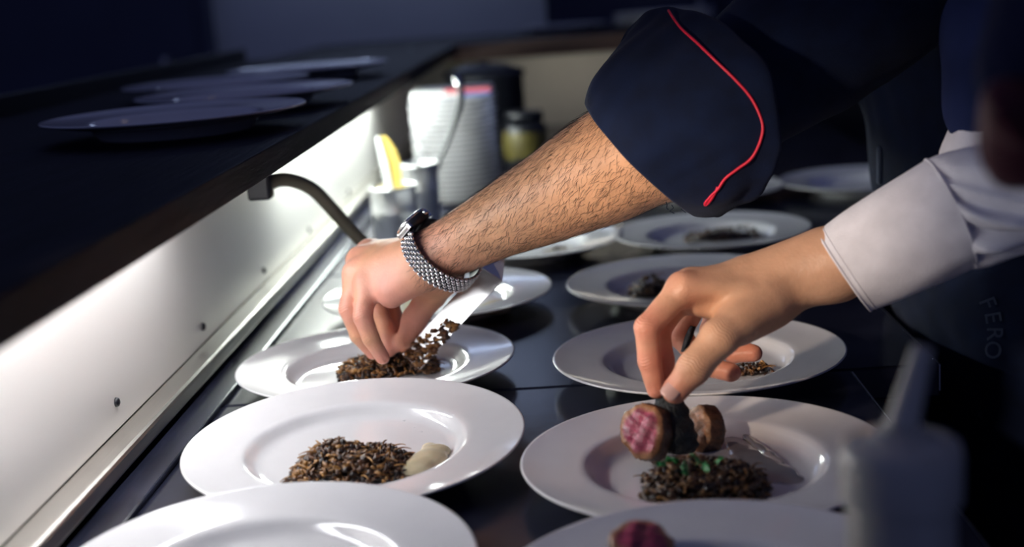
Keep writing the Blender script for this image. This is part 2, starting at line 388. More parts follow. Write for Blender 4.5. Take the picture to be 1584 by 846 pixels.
# ================================================================== PLATES
PROF = [(0, .0065), (.05, .0066), (.080, .0072), (.0865, .0085), (.0905, .0112), (.0938, .0150), (.0965, .0178), (.0995, .0190), (.105, .0194), (.125, .0212), (.143, .0236), (.1475, .0249), (.1492, .0252), (.1500, .0244), (.1496, .0232), (.146, .0217), (.125, .0172), (.100, .0142), (.0955, .0120), (.092, .0060), (.0885, .0030), (.0875, 0), (.0850, 0), (.0840, .0025), (.07, .0030), (0, .0030)]
plate0 = None
PL = {}
def plate(key, x, y, z, label, group, tilt=0, s=1, rz=0):
    global plate0
    if plate0 is None: plate0 = lathe('dinner_plate', PROF, 'china', 112); o = plate0
    else: o = plate0.copy(); COL.objects.link(o)
    t = math.radians(tilt); foot = .0875*s
    o.rotation_euler = (t, 0, rz)
    o.location = (x, y-foot+foot*math.cos(t), z+foot*math.sin(t)); o.scale = (s, s, s)
    PL[key] = o
    return tag(o, label, 'plate', group)
G1 = 'white wide-rimmed plates on the counter'
plate('L1', -.2265, .8286, 0, 'empty white plate with water drops at the bottom left edge of the picture', G1, 2.5)
plate('L2', -.2009, 1.1006, 0, 'bright white plate holding brown hash and a cream puree swipe', G1, 3.0)
plate('L3', -.2188, 1.3695, 0, 'white plate under the hand with the steel watch', G1)
plate('L4', -.1798, 1.6829, 0, 'white plate behind the spatula with a round cream puree dollop', G1)
plate('L5', -.075, 2.02, 0, 'white plate mostly hidden behind the hairy forearm', G1)
plate('R1', .0766, .7474, 0, 'shaded plate at the bottom edge with a pink meat slice, lowest on the right', G1, 2.5)
plate('R2', .0966, 1.0215, 0, 'white plate with pink meat slices being dressed by the white-cuffed hand', G1)
plate('R3', .1223, 1.3253, 0, 'grey-lit plate directly behind the white-cuffed hand', G1)
plate('R4', .1391, 1.6719, 0, 'plate with dark hash seen above the knuckles of the white-cuffed hand', G1)
plate('R5', .2135, 2.0045, 0, 'plate with a long dark hash below the red-piped cuff', G1)
plate('R6', .2429, 2.4313, 0, 'blurred plate just behind the tip of the red-piped cuff', G1)
plate('R7', .535, 2.42, 0, 'dim plate far right behind the dark jacket, barely visible', G1)
G2 = 'plates waiting on the wooden shelf'
plate('S1', -.4463, 1.5147, .268, 'nearest dark-lit plate on the wooden shelf', G2)
plate('S2', -.4400, 1.835, .268, 'second dark-lit plate along the wooden shelf', G2)
plate('S3', -.4692, 2.471, .268, 'third dark-lit plate along the wooden shelf', G2)
plate('S4', -.56, 2.15, .268, 'dark-lit shelf plate set back between the second and third', G2)
p = ony(870, 45, 4.3)
plate('S5', p.x, 4.30, .262, 'blurred pale plate on the far brown-edged shelf', 'plates on the far shelf')
p = ony(1010, -8, 4.4)
plate('S6', p.x, 4.0, .262, 'plate at the top edge of the picture on the far shelf beside the sleeve', 'plates on the far shelf')
for k in range(3):
    o = plate0.copy(); COL.objects.link(o); o.rotation_euler = (0, 0, 0); o.location = (PL['S6'].location.x, 4.0, .262+.0095*(k+1)); tag(o, ['plate stacked second from the bottom on the far shelf', 'plate stacked third from the bottom on the far shelf', 'topmost plate of the small stack on the far shelf'][k], 'plate', 'plates on the far shelf')

# ================================================================== FOOD
def ico(sub):
    bm = bmesh.new(); bmesh.ops.create_icosphere(bm, subdivisions=sub, radius=1)
    v = np.array([tuple(p.co) for p in bm.verts]); f = np.array([[q.index for q in p.verts] for p in bm.faces]); bm.free(); return v, f
ICO1 = ico(1); ICO2 = ico(2)
PAL = np.array([(.10, .038, .012), (.15, .058, .016), (.055, .022, .010), (.024, .014, .011), (.24, .105, .026), (.40, .20, .06), (.075, .030, .012), (.030, .019, .016), (.11, .052, .026)])
def hash_heap(name, c, lx, ly, h, label, n=330, rz=0, seed=1, pal=PAL, top=None, size=1.0):
    """a low heap of chopped, fried shreds; returns the object"""
    r_ = np.random.default_rng(seed); V = []; F = []; Cc = []; off = 0
    def addm(v, f, col):
        nonlocal off
        V.append(v); F.append(f+off); Cc.append(np.broadcast_to(col, (len(v), 3))*(1+.25*r_.normal(size=(len(v), 1)).clip(-1, 1))); off += len(v)
    hf = lambda u, v_: h*max(0, 1-(abs(u)**3.2))*max(0, 1-(abs(v_)**3.2))*(.75+.25*math.sin(u*4+seed)*math.cos(v_*3+seed*2))
    v, f = ICO2; b = v.copy(); b[:, 0] *= lx*.86; b[:, 1] *= ly*.86; b[:, 2] = np.maximum(b[:, 2]*h*.55, 0); b *= 1+.06*r_.normal(size=(len(b), 1)); addm(b, f, pal[3])
    for i in range(n):
        u, w_ = r_.uniform(-1, 1, 2); v, f = (ICO2 if n > 400 else ICO1); v = v*(1+.24*r_.normal(size=(len(v), 1)))
        sc = np.array([r_.uniform(.0014, .0046), r_.uniform(.0010, .0028), r_.uniform(.0009, .0024)])*size
        R_ = np.array(Matrix.Rotation(r_.uniform(0, 6.28), 3, 'Z') @ Matrix.Rotation(r_.normal()*.5, 3, 'X') @ Matrix.Rotation(r_.normal()*.5, 3, 'Y'))
        z = hf(u*.97, w_*.97)*(r_.uniform(.85, 1.05) if i % 3 else r_.uniform(.0, 1))+.0012
        addm((v*sc)@R_.T+np.array([u*lx*(1+.05*r_.normal()), w_*ly*(1+.05*r_.normal()), z]), f, pal[r_.integers(len(pal))])
    for i in range(n//14):   # loose curled shreds standing off the heap
        u, w_ = r_.uniform(-1, 1), r_.uniform(-1, 1); z = hf(u*.9, w_*.9); a = r_.uniform(0, 6.28); L_ = r_.uniform(.008, .016)*size
        ps = [np.array([u*lx*.95+math.cos(a)*L_*t, w_*ly*.95+math.sin(a)*L_*t, max(.001, z+L_*(.55*t-.5*t*t))]) for t in np.linspace(0, 1, 6)]
        tv = []; tf = []
        for q, p_ in enumerate(ps):
            ww = .0016*size*(1-.6*q/5)
            tv += [p_+np.array([-math.sin(a), math.cos(a), 0])*ww, p_+np.array([0, 0, ww*.8]), p_-np.array([-math.sin(a), math.cos(a), 0])*ww]
        for q in range(5):
            for e in range(3): g = (e+1) % 3; tf.append((q*3+e, q*3+g, q*3+3+g)); tf.append((q*3+e, q*3+3+g, q*3+3+e))
        addm(np.array(tv), np.array(tf), pal[4 if i % 2 else 5])
    V = np.concatenate(V); F = np.concatenate(F); Cc = np.concatenate(Cc).clip(.004, .9)
    o = pyobj(name, V, F, 'hash', None, True, Cc); o.location = c; o.rotation_euler = (0, 0, rz)
    return tag(o, label, 'hash', 'heaps of brown hash on the plates')
def pz(key): return .0066
c = onz(540, 722, .0115); hash_heap('mushroom_hash', (c.x+.003, c.y-.012, .0118), .047, .034, .026, 'brown chopped hash on the bright plate beside the cream puree', 1150, -.06, 3)
c = onz(600, 572, .008); H3 = Vector((c.x, c.y, .0068)); hash_heap('mushroom_hash', H3, .052, .030, .022, 'brown hash being pressed by the fingers of the watch hand', 900, .12, 5)
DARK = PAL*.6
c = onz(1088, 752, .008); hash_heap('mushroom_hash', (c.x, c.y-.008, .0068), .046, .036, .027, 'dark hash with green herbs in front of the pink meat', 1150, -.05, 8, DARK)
HB = Vector((c.x, c.y-.010, .0068))
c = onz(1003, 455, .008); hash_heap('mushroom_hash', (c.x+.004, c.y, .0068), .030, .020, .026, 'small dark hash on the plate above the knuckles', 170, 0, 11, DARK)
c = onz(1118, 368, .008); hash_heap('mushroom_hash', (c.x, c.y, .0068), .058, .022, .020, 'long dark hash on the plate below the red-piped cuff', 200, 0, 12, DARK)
c = onz(1162, 574, .008); hash_heap('mushroom_hash', (c.x, c.y, .0068), .020, .014, .010, 'small brown hash scrap seen below the curled little finger', 90, 0, 14)
c = onz(1140, 300, .008); hash_heap('mushroom_hash', (c.x, c.y, .0068), .028, .02, .016, 'blurred hash behind the tip of the red-piped cuff', 90, 0, 15, DARK)
c = onz(905, 400, .008); hash_heap('mushroom_hash', (c.x-.03, c.y+.05, .0068), .028, .02, .012, 'hash on the plate hidden behind the hairy forearm', 80, 0, 16, DARK)

def puree(name, ctrl, rads, z, label, m='puree', h=.6, cat='puree', tilt=0):
    pts = [onz(px, py, z+.002) for px, py in ctrl]; F_ = Field(pts, .0011, .02)
    P3 = [(q.x, q.y, z) for q in pts]
    F_.add(P3, rads, .004, .004, ((0, 0, 1), h)); F_.displace(lambda G: .0006*wobble(G, 300, 4)+np.maximum(z-.0004-G[..., 2], 0)*4)
    v, q = F_.mesh(1); o = pyobj(name, v, q, m); return tag(o, label, cat)
puree('cream_puree', [(622, 728), (645, 722), (662, 710), (672, 697), (664, 688)], [.010, .015, .016, .013, .007], .0125, 'cream puree swipe beside the hash on the bright plate', h=.5)
puree('cream_puree', [(752, 478), (770, 470), (768, 478)], [.018, .020, .018], .0070, 'round cream puree dollop on the plate behind the spatula', h=.35)
puree('cream_puree', [(1128, 656), (1138, 658)], [.009, .010], .0100, 'small cream dollop on the rim behind the pink meat', h=.5)
puree('cream_puree', [(860, 388), (900, 386)], [.016, .016], .0070, 'pale puree on the plate hidden behind the hairy forearm', h=.4)
puree('glaze_smear', [(1130, 672), (1158, 700), (1190, 728), (1222, 738)], [.008, .016, .022, .012], .0070, 'glossy translucent glaze smear right of the herb hash', 'glaze', .16, 'sauce')
puree('glaze_smear', [(1150, 668), (1190, 700), (1210, 712)], [.004, .005, .003], .0085, 'thin glossy ridge of glaze along the smear', 'glaze', .5, 'sauce')

# meat slices
def medallion(name, c, axis, r_, th, label, seed, up=(0, 0, 1), squash=1.0, core=(.36, .045, .095)):
    """thick slice of roast: pink cut face along axis, browned rim"""
    ax = Vector(axis).normalized(); s1 = ax.cross(Vector(up)).normalized(); s2 = s1.cross(ax)
    rn = np.random.default_rng(seed); seg, ringn = 56, 11; V = []; Cc = []; F = []
    ph = rn.uniform(0, 6.28, 5)
    rad = lambda t: r_*(1+.06*math.sin(2*t+ph[0])+.05*math.sin(3*t+ph[1])+.025*math.sin(7*t+ph[2]))
    def face(sgn):
        st = len(V)
        for k in range(ringn):
            q = k/(ringn-1)
            for j in range(seg):
                t = 2*math.pi*j/seg; rr = rad(t)*q*.97
                bulge = th*.5+.0016*math.cos(q*1.5)+(.0006*math.sin(9*q*math.cos(t)+4*q*math.sin(t)+ph[3])+.0005*math.sin(13*q*math.sin(t)-5*q*math.cos(t)+ph[4])+.0003*rn.normal())*min(1, q*4)-(.0025*q**6)
                pt = Vector(c)+s1*(rr*math.cos(t))+s2*(rr*math.sin(t)*squash)+ax*(sgn*bulge); V.append(pt)
                xx, yy = q*math.cos(t), q*math.sin(t); pink = np.array(core)*(1+.22*math.sin(7*xx+3*yy+ph[4])+.18*math.sin(11*yy-6*xx+ph[3])+.12*rn.normal()); brown = np.array((.36, .17, .075))
                m_ = min(1, max(0, (q-.74+.05*math.sin(5*t+ph[2]))/.14)); Cc.append(pink*(1-m_)+brown*m_)
        for k in range(ringn-1):
            for j in range(seg):
                l = (j+1) % seg; a = (st+k*seg+j, st+k*seg+l, st+(k+1)*seg+l, st+(k+1)*seg+j); F.append(a if sgn > 0 else a[::-1])
        return st+(ringn-1)*seg
    A = face(1); side = []
    for k in range(1, 6):
        st = len(V)
        for j in range(seg):
            t = 2*math.pi*j/seg; z = th*(.5-k/6); rr = rad(t)*(1.0+.03*math.sin(math.pi*k/6))*(1+.02*rn.normal())
            V.append(Vector(c)+s1*(rr*math.cos(t))+s2*(rr*math.sin(t)*squash)+ax*z); Cc.append(np.array((.085, .040, .022))*rn.uniform(.5, 1.6))
        side.append(st)
    B = face(-1); seq = [A]+side+[B]
    for a, b in zip(seq[:-1], seq[1:]):
        for j in range(seg): l = (j+1) % seg; F.append((a+j, a+l, b+l, b+j))
    o = pyobj(name, V, F, 'meat', None, True, np.array(Cc)); return tag(o, label, 'meat', 'pink roast slices')
tocam = -_f
c = at(1001, 668, 1.105); medallion('roast_slice', c, tocam*.75-_r*.55+_u*.18, .0205, .022, 'pink roast slice left of the black leaf, cut face showing', 3, squash=1.15)
c = at(1090, 667, 1.135); medallion('roast_slice', c, -_r*.88+tocam*.42+_u*.12, .0205, .020, 'browned roast slice right of the black leaf, mostly crust showing', 5, squash=1.0, core=(.40, .17, .075))
c = at(992, 850, .885); medallion('roast_slice', c, tocam*.5+_u*.8, .022, .020, 'blurred pink roast slice on the lowest plate', 9, squash=.9)

# black leaf held over the meat
def leaf(name, ctrl, hw, label, th=.0018, crinkle=.0016, m='truffle'):
    """ctrl: list of (px,py,D) spine, hw: half widths (px) ; a wavy thin slice with thickness"""
    S = catmull([tuple(at(*q)) for q in ctrl], 7); n = len(S); W = np.interp(np.linspace(0, 1, n), np.linspace(0, 1, len(hw)), hw)*1.11/FPX
    mcol = 15; V = []; F = []
    for i in range(n):
        for j in range(mcol):
            t = j/(mcol-1)*2-1; bend = .010*(t*t)+crinkle*math.sin(3.1*t+i*.7)+.0006*math.sin(11*t+i*1.9)
            V.append(S[i]+np.array(_r)*(W[i]*t*(1+.06*math.sin(i*1.3)))-np.array(tocam)*bend*.8)
    for i in range(n-1):
        for j in range(mcol-1): a = i*mcol+j; F.append((a, a+1, a+mcol+1, a+mcol))
    o = pyobj(name, V, F, m); md = o.modifiers.new('thickness', 'SOLIDIFY'); md.thickness = th; md.offset = 0
    return tag(o, label, 'garnish')
leaf('black_leaf', [(1036, 612, 1.112), (1040, 640, 1.108), (1050, 668, 1.10), (1056, 690, 1.098), (1056, 702, 1.10)], [16, 27, 27, 27, 24, 16], 'thin black leaf pinched between thumb and forefinger above the meat')
leaf('black_leaf', [(1022, 648, 1.12), (1030, 672, 1.118), (1040, 702, 1.115)], [9, 9, 7], 'second black leaf tucked behind the pinched one beside the pink slice')
leaf('black_leaf', [(1030, 818, .93), (1050, 832, .92), (1080, 850, .91)], [14, 22, 16], 'blurred black leaf lying on the lowest plate')
leaf('black_leaf', [(1073, 505, 1.155), (1066, 525, 1.15), (1060, 545, 1.15)], [3.0, 3.4, 3.0], 'dark rolled leaf held inside the curled fingers', th=.003)

# herbs
hv = [(-.7, 0), (-.35, .45), (0, .25), (.35, .5), (.75, .1), (.55, -.35), (.1, -.25), (-.3, -.45)]
herb_me = None
hb = [(1022, 718), (1058, 722), (1077, 709), (1085, 716), (1092, 723), (1112, 712), (1060, 728), (1040, 712)]
for k, (px, py) in enumerate(hb):
    if herb_me is None:
        bm = bmesh.new(); vv = [bm.verts.new((a*.0052, b*.0052, .0011*math.sin(a*4)+.0010*b)) for a, b in hv]; bm.faces.new(vv); r2 = bmesh.ops.extrude_face_region(bm, geom=bm.faces[:])
        for e in r2['geom']:
            if isinstance(e, bmesh.types.BMVert): e.co.z += .0005
        bmesh.ops.recalc_face_normals(bm, faces=bm.faces); herb_me = bpy.data.meshes.new('herb_leaf'); bm.to_mesh(herb_me); bm.free(); herb_me.materials.append(M['herb'])
    o = bpy.data.objects.new('herb_leaf', herb_me); COL.objects.link(o)
    p = onz(px, py, .031); o.location = p; o.rotation_euler = (.5*math.sin(k*2.1)+.5, .4*math.cos(k*1.7), k*1.3); s = 1.15+.5*((k*7) % 5)/5; o.scale = (s, s, s)
    tag(o, 'tiny green chopped herb leaf scattered on the dark hash', 'herb', 'chopped herbs on the dark hash')
# water drops on the front plate, purée specks on the bright plate
drop_me = None
for k, (px, py, s) in enumerate(((476, 815, .6), (486, 812, .7), (500, 813, 1.3), (508, 815, 1.1), (528, 818, .8), (536, 822, 1.2), (545, 825, .8), (552, 829, .9), (561, 837, .7), (603, 643, .6), (625, 651, .7), (640, 661, .6), (652, 668, .6))):
    d = lathe('water_drop', [(0, .0009), (.0009, .0007), (.0016, .0003), (.0018, 0)], 'water', 14) if drop_me is None else bpy.data.objects.new('water_drop', drop_me)
    if drop_me is None: drop_me = d.data
    else: COL.objects.link(d)
    key = 'L1' if py > 700 else 'L2'; zp = PL[key]; zc = .0068+math.sin(math.radians(2.5 if key == 'L1' else 3))*.0875
    p = onz(px, py, zc); zz = zc+(p.y-zp.location.y)*math.tan(zp.rotation_euler.x); p = onz(px, py, zz); d.location = p; d.scale = (s, s, s)
    tag(d, 'clear drop among those scattered in the well of the front empty plate' if key == 'L1' else 'tiny clear drop in the arc above the cream puree swipe', 'drop', 'drops on the front plate' if key == 'L1' else 'drops by the puree swipe')

# ================================================================== PEOPLE
def skin_col(P, reds, base=(.58, .335, .225), red=(.60, .22, .17), amt=.75):
    P = np.asarray(P); c = np.tile(np.array(base, float), (len(P), 1)); w_ = np.zeros(len(P))
    for p, r_ in reds: w_ = np.maximum(w_, np.exp(-((P-np.array(p))**2).sum(1)/(r_*r_)))
    c = c*(1-amt*w_[:, None])+np.array(red)*amt*w_[:, None]
    n = wobble(P.astype(np.float32), 180, 3)[:, None]; return (c*(1+.05*n)).clip(0, 1)
def J(*q): return np.array(at(*q))
def crease_attr(o, joints):
    """joints: (point, along, dorsal, radius): stores a signed coordinate and a mask for fine skin folds"""
    me = o.data; n = len(me.vertices); P = np.empty(n*3, np.float32); me.vertices.foreach_get('co', P); P = P.reshape(-1, 3)
    s = np.zeros(n, np.float32); m_ = np.zeros(n, np.float32)
    for p, t, d, r_ in joints:
        t = t/np.linalg.norm(t); d = d-t*(d@t); d = d/np.linalg.norm(d); q = P-p; a = q@t; w_ = np.exp(-(a/.0062)**2)*np.clip((q@d)/r_*1.6-.1, 0, 1)*(np.linalg.norm(q, axis=1) < r_*2.1)
        k = w_ > m_; m_[k] = w_[k]; s[k] = (a+.0012*np.sin((q@np.cross(t, d))*420))[k]
    for nm, v in (('cs', s), ('cm', m_)): at_ = me.attributes.new(nm, 'FLOAT', 'POINT'); at_.data.foreach_set('value', v)
def hand_into(F_, wrist, fingers, thumb, palm, k=.009):
    """fingers: list of (joints[4], radii[4]); metacarpals run from the wrist to each first joint"""
    for js, rs in fingers: F_.add([wrist+(js[0]-wrist)*.12, js[0]], [rs[0]*1.35, rs[0]*1.12], .016)
    for pts, rs in palm: F_.add(pts, rs, .014)
    F_.add(thumb[0], thumb[1], .012, .006)
    base = F_.V.copy()
    for js, rs in fingers:
        F_.add(js, rs, k, .0025, base=base)
def creases(F_, js, rs, dirv, amt=.0006):
    """fine skin folds over the finger joints"""
    for i in (1, 2):
        p = js[i]; t = js[i+1]-js[i-1]; t = t/np.linalg.norm(t)
        for o_ in (-.003, 0, .003):
            n = dirv-t*(dirv@t); n = n/np.linalg.norm(n); s = np.cross(t, n); q = p+t*o_
            F_.carve([q+n*rs[i]*1.02*math.cos(a)+s*rs[i]*1.02*math.sin(a) for a in np.linspace(-.9, .9, 5)], [amt]*5, .0012)
def nail(name, tip, prev, nrm, w_, l_, parent):
    t = (np.array(tip)-np.array(prev)); t /= np.linalg.norm(t); n = np.array(nrm, float); n -= t*(n@t); n /= np.linalg.norm(n); s = np.cross(t, n)
    V = []; F = []; A, B = 11, 9
    for i in range(A):
        for j in range(B):
            u = i/(A-1)*2-1; v = j/(B-1)*2-1; wd = w_*(1-.18*max(0, -u)**2-.28*max(0, u)**4)
            V.append(np.array(tip)+t*(u*l_)+s*(v*wd*math.sqrt(max(0, 1-.35*abs(u)**6)))+n*(.0009-wd*.36*v*v-.0008*u*u))
    for i in range(A-1):
        for j in range(B-1): a = i*B+j; F.append((a, a+1, a+B+1, a+B))
    o = pyobj(name, V, F, 'nail'); md = o.modifiers.new('t', 'SOLIDIFY'); md.thickness = .0007; md.offset = 0; keep(o, parent); return o

# ---------------- person in the dark jacket (left hand with watch, right hand holds the spatula)
e1 = empty('person', (.62, 1.55, -.9), 'person in a dark jacket with red-piped cuff, steel watch and hairy forearm reaching left', 'person')
W1 = J(678, 393, 1.350); EL1 = J(1045, 205, 1.215)
pinky = ([J(568, 442, 1.366), J(561, 490, 1.350), J(573, 523, 1.352), J(592, 553, 1.358)], [.0115, .0098, .0088, .0075])
ring = ([J(551, 424, 1.385), J(540, 478, 1.368), J(555, 518, 1.372), J(577, 545, 1.380)], [.0122, .0105, .0095, .0080])
midf = ([J(557, 404, 1.405), J(580, 466, 1.432), J(596, 505, 1.425), J(602, 540, 1.415)], [.0125, .0108, .0098, .0082])
indx = ([J(572, 390, 1.425), J(598, 448, 1.455), J(608, 490, 1.445), J(612, 528, 1.430)], [.0122, .0108, .0096, .0082])
thumb1 = ([J(690, 424, 1.372), J(667, 455, 1.400), J(641, 494, 1.415), J(625, 530, 1.412)], [.0190, .0160, .0128, .0100])
palm1 = [([J(662, 412, 1.345), J(606, 452, 1.352)], [.0215, .0165]), ([J(640, 405, 1.36), J(580, 425, 1.38)], [.020, .016]), ([J(650, 430, 1.375), J(600, 430, 1.40)], [.016, .014])]
fa = (W1-EL1)/np.linalg.norm(W1-EL1)
F1 = Field([W1, EL1, J(1130, 150, 1.20)]+pinky[0]+ring[0]+indx[0]+thumb1[0], .0016, .075, frame_axes(fa))
arm1 = [W1, J(760, 350, 1.325), J(850, 305, 1.29), J(950, 252, 1.25), EL1]
arm_r = catmull([np.append(p, r_) for p, r_ in zip(arm1, [.0290, .0345, .0440, .0535, .0530])], 8)
F1.add(list(arm_r[:, :3]), list(arm_r[:, 3]), .012, .0015, (np.array(tocam), 1.02))
F1.add([EL1, J(1160, 125, 1.24)], [.050, .045], .03)
hand_into(F1, W1, [pinky, ring, midf, indx], thumb1, palm1)
F1.displace(lambda G: .0005*wobble(G, 120, 8)+.0006*wobble(G, 38, 9, 1)*np.clip((G-W1.astype(np.float32))@(-fa).astype(np.float32)/.06, 0, 1))
P1, Q1 = F1.mesh(2)
# right arm, reaching behind the left forearm to the spatula handle
W1b = J(812, 328, 1.545); E1b = J(1035, 215, 1.53)
F1b = Field([W1b, E1b, J(772, 345, 1.53)], .004, .07)
F1b.add([W1b, E1b], [.026, .040], .01); F1b.add([W1b, J(784, 342, 1.54)], [.027, .027], .012)
for k in range(4):
    a = np.array(at(786-4*k, 338, 1.545-.0)); u_ = np.array(_u); F1b.add([a+u_*(.012-.011*k)*1.6+np.array(tocam)*-.012, a+u_*(.012-.011*k)*1.6-np.array(_r)*.018, a+u_*(.012-.011*k)*1.6-np.array(_r)*.016+np.array(tocam)*.014], [.009, .0085, .008], .004)
F1b.add([W1b, J(790, 325, 1.525), J(776, 322, 1.522)], [.014, .011, .009], .006)
P2_, Q2_ = F1b.mesh(2)
body = pyobj('body', np.concatenate([P1, P2_]), np.concatenate([Q1, Q2_+len(P1)]), 'skin', None, True,
    skin_col(np.concatenate([P1, P2_]), [(j, .024) for fg in (pinky, ring, midf, indx) for j in (fg[0][0], fg[0][3], fg[0][1])]+[(J(600, 455, 1.35), .045), (thumb1[0][2], .04), (W1, .04)], (.72, .385, .208), (.74, .31, .26), .8))
keep(body, e1)
crease_attr(body, [(fg[0][i], fg[0][i+1]-fg[0][i-1], np.array(tocam*.3-_r*.9+_u*.2), fg[1][i]) for fg in (pinky, ring) for i in (1, 2)])
# arm hair
N1 = normals(P1, Q1); ax_t = (P1-EL1)@fa; Ltot = np.linalg.norm(W1-EL1)
cand = np.where((ax_t > .01) & (ax_t < Ltot+.015))[0]; facing = N1[cand]@np.array(tocam); cand = cand[facing > -.55]
pick = RNG.choice(cand, 6500, replace=False); hvv = []; hff = []
upd = np.array(_u)
for i in pick:
    p = P1[i]; n = N1[i]; top = max(0, n@upd); dens = .42+.58*top if n@upd > -.2 else .5
    if RNG.random() > dens: continue
    L_ = RNG.uniform(.007, .015)*(1+.35*top)*(1 if ax_t[i] < Ltot-.02 else .7)
    d = fa*.8+upd*(-.55)*(1-.6*top)+RNG.normal(size=3)*.22; d -= n*(d@n); d /= np.linalg.norm(d); s = np.cross(d, n); r0 = RNG.uniform(.00010, .00020); b0 = len(hvv); cv = RNG.normal()*.35; lift = RNG.uniform(.12, .40)
    for q in range(4):
        t = q/3; c = p+d*L_*t+n*(L_*lift*(t-.65*t*t)-.0002)+s*(L_*cv*t*t); rr = r0*(1-.8*t)
        hvv += [c+s*rr, c+n*rr, c-s*rr]
    for q in range(3):
        for e in range(3): g = (e+1) % 3; hff.append((b0+q*3+e, b0+q*3+g, b0+q*3+3+g, b0+q*3+3+e))
ah = pyobj('arm_hair', hvv, hff, 'hair'); ah['kind'] = 'stuff'; ah['label'] = 'dark hair on the forearm'; keep(ah, e1)

# jacket: torso, left upper sleeve, right sleeve
SHL = Vector((.42, 1.30, .47)); SHR = Vector((.50, 1.74, .47))
Fc = Field([(.2, 1.0, -.45), (.9, 2.0, .62), tuple(EL1), tuple(E1b)], .007, .12)
Fc.add([(.62, 1.54, -.40), (.545, 1.52, .05), (.48, 1.50, .38)], [.165, .165, .165], .05, .05, ((0, 1, 0), 1.3))
Fc.add([(.50, 1.50, .44), SHL], [.10, .085], .06); Fc.add([(.52, 1.52, .44), SHR], [.10, .085], .06); Fc.add([(.52, 1.52, .45), (.48, 1.51, .60)], [.08, .065], .04)
Fc.add([SHL, tuple(J(1250, 60, 1.25)), tuple(J(1110, 155, 1.235))], [.085, .076, .060], .05)
Fc.add([SHR, tuple(J(1120, 190, 1.56)), tuple(E1b)], [.085, .062, .052], .05)
Fc.displace(lambda G: .004*wobble(G, 28, 21)+.002*wobble(G, 70, 22, 2))
Pc, Qc = Fc.mesh(2); jk = pyobj('jacket', Pc, Qc, 'coat'); keep(jk, e1)
# turned-up cuff with red piping
def scr(dx, dy, D): return np.array(_r)*px2m(dx, D)-np.array(_u)*px2m(dy, D)
tc_ = np.array(tocam)
rings = [(J(996, 243, 1.222), scr(-86, -86, 1.222), tc_*.068+scr(-24, 22, 1.222)),
         (J(1010, 227, 1.216), scr(-86, -102, 1.216), tc_*.076+scr(-10, 18, 1.216)),
         (J(1034, 205, 1.21), scr(-72, -124, 1.21), tc_*.082+scr(28, 12, 1.21)),
         (J(1054, 182, 1.21), scr(-50, -144, 1.21), tc_*.086+scr(68, 8, 1.21)),
         (J(1066, 168, 1.21), scr(-34, -152, 1.21), tc_*.086+scr(104, 18, 1.21)),
         (J(1066, 168, 1.21), scr(-30, -140, 1.21), tc_*.078+scr(98, 16, 1.21))]
def cuffd(u, t): return .010*math.sin(17*t+9*u+2*math.sin(3*t))*math.sin(math.pi*u)+.014*math.sin(11*u+4*math.sin(2*t+1))*math.sin(math.pi*u)+.018*math.sin(5*t+3*u)+.012*math.sin(9*t-5*u+1)+.02*math.sin(2.2*u*3.1+t*2)*(u*(1-u))*4-.03*(1-u)**8
cuff = loft('cuff', rings, 'coat', 8, 96, cuffd, .003, e1); cuff['label'] = 'turned-up dark cuff edged with red piping'
_n = len(cuff.data.vertices)//96
for k_, nm_ in ((0, 'hem'),):
    pts = [cuff.data.vertices[k_*96+q % 96].co.copy() for q in range(97)]; keep(tube(nm_, pts, .0022, 'coat', None, 8, False), e1)
bmc = bmesh.new(); bmc.from_mesh(cuff.data); bmc.from_mesh(jk.data); bvh = BVHTree.FromBMesh(bmc)
pip = []
for px, py in catmull([(1034, 16), (1052, 42), (1078, 66), (1108, 95), (1140, 126), (1164, 155), (1179, 190), (1177, 215), (1163, 244), (1140, 262), (1122, 276), (1111, 292), (1100, 303), (1091, 314), (1092, 317), (1099, 310), (1107, 297), (1110, 289)], 5):
    h = bvh.ray_cast(CAM, ray(px, py).normalized())
    D = (h[0]-CAM).dot(_f) if h[0] else None; pip.append((px, py, D))
good = [q[2] for q in pip if q[2]]
last = good[0] if good else 1.2; Dl = []
for q in pip: last = q[2] if q[2] else last; Dl.append(last)
Dl = np.array([min(Dl[max(0, i-2):i+3]) for i in range(len(Dl))]); Dl = np.convolve(np.pad(Dl, 3, 'edge'), np.ones(7)/7, 'valid')
pp = tube('piping', [at(px, py, D-.003) for (px, py, _), D in zip(pip, Dl)], .0012, 'red', None, 8); keep(pp, e1); pp['label'] = 'thin red piping along the cuff edge'
bmc.free()
# frayed threads on the cuff's lower hem
for k in range(9):
    px = 1030+k*9; b0 = at(px, 312+6*math.sin(k*2.2), 1.19); t_ = tube('thread', [b0+_r*px2m(dx, 1.19)-_u*px2m(dy, 1.19) for dx, dy in ((0, 0), (2+k % 3, 5), (1-k % 2*4, 10), (4, 12+k % 4))], .0004, 'coat', None, 5); keep(t_, e1)
# trousers, shoes, apron print
Ft = Field([(.5, 1.3, -.92), (.85, 1.72, -.35)], .009, .12)
for y in (1.42, 1.62): Ft.add([(.68, y, -.40), (.70, y, -.62), (.70, y, -.89)], [.115, .09, .075], .03)
Ft.displace(lambda G: .004*wobble(G, 30, 31)+np.maximum(-.885-G[..., 2], 0)*3)
v, q = Ft.mesh(2); keep(pyobj('trousers', v, q, 'fabric3'), e1)
for y in (1.42, 1.62):
    s_ = Field([(.48, y, -.9), (.75, y, -.86)], .007, .06); s_.add([(.52, y, -.865), (.72, y, -.86)], [.04, .045], .02); s_.displace(lambda G: np.maximum(-.898-G[..., 2], 0)*4)
    v, q = s_.mesh(1); keep(pyobj('shoe', v, q, 'blacksteel'), e1)
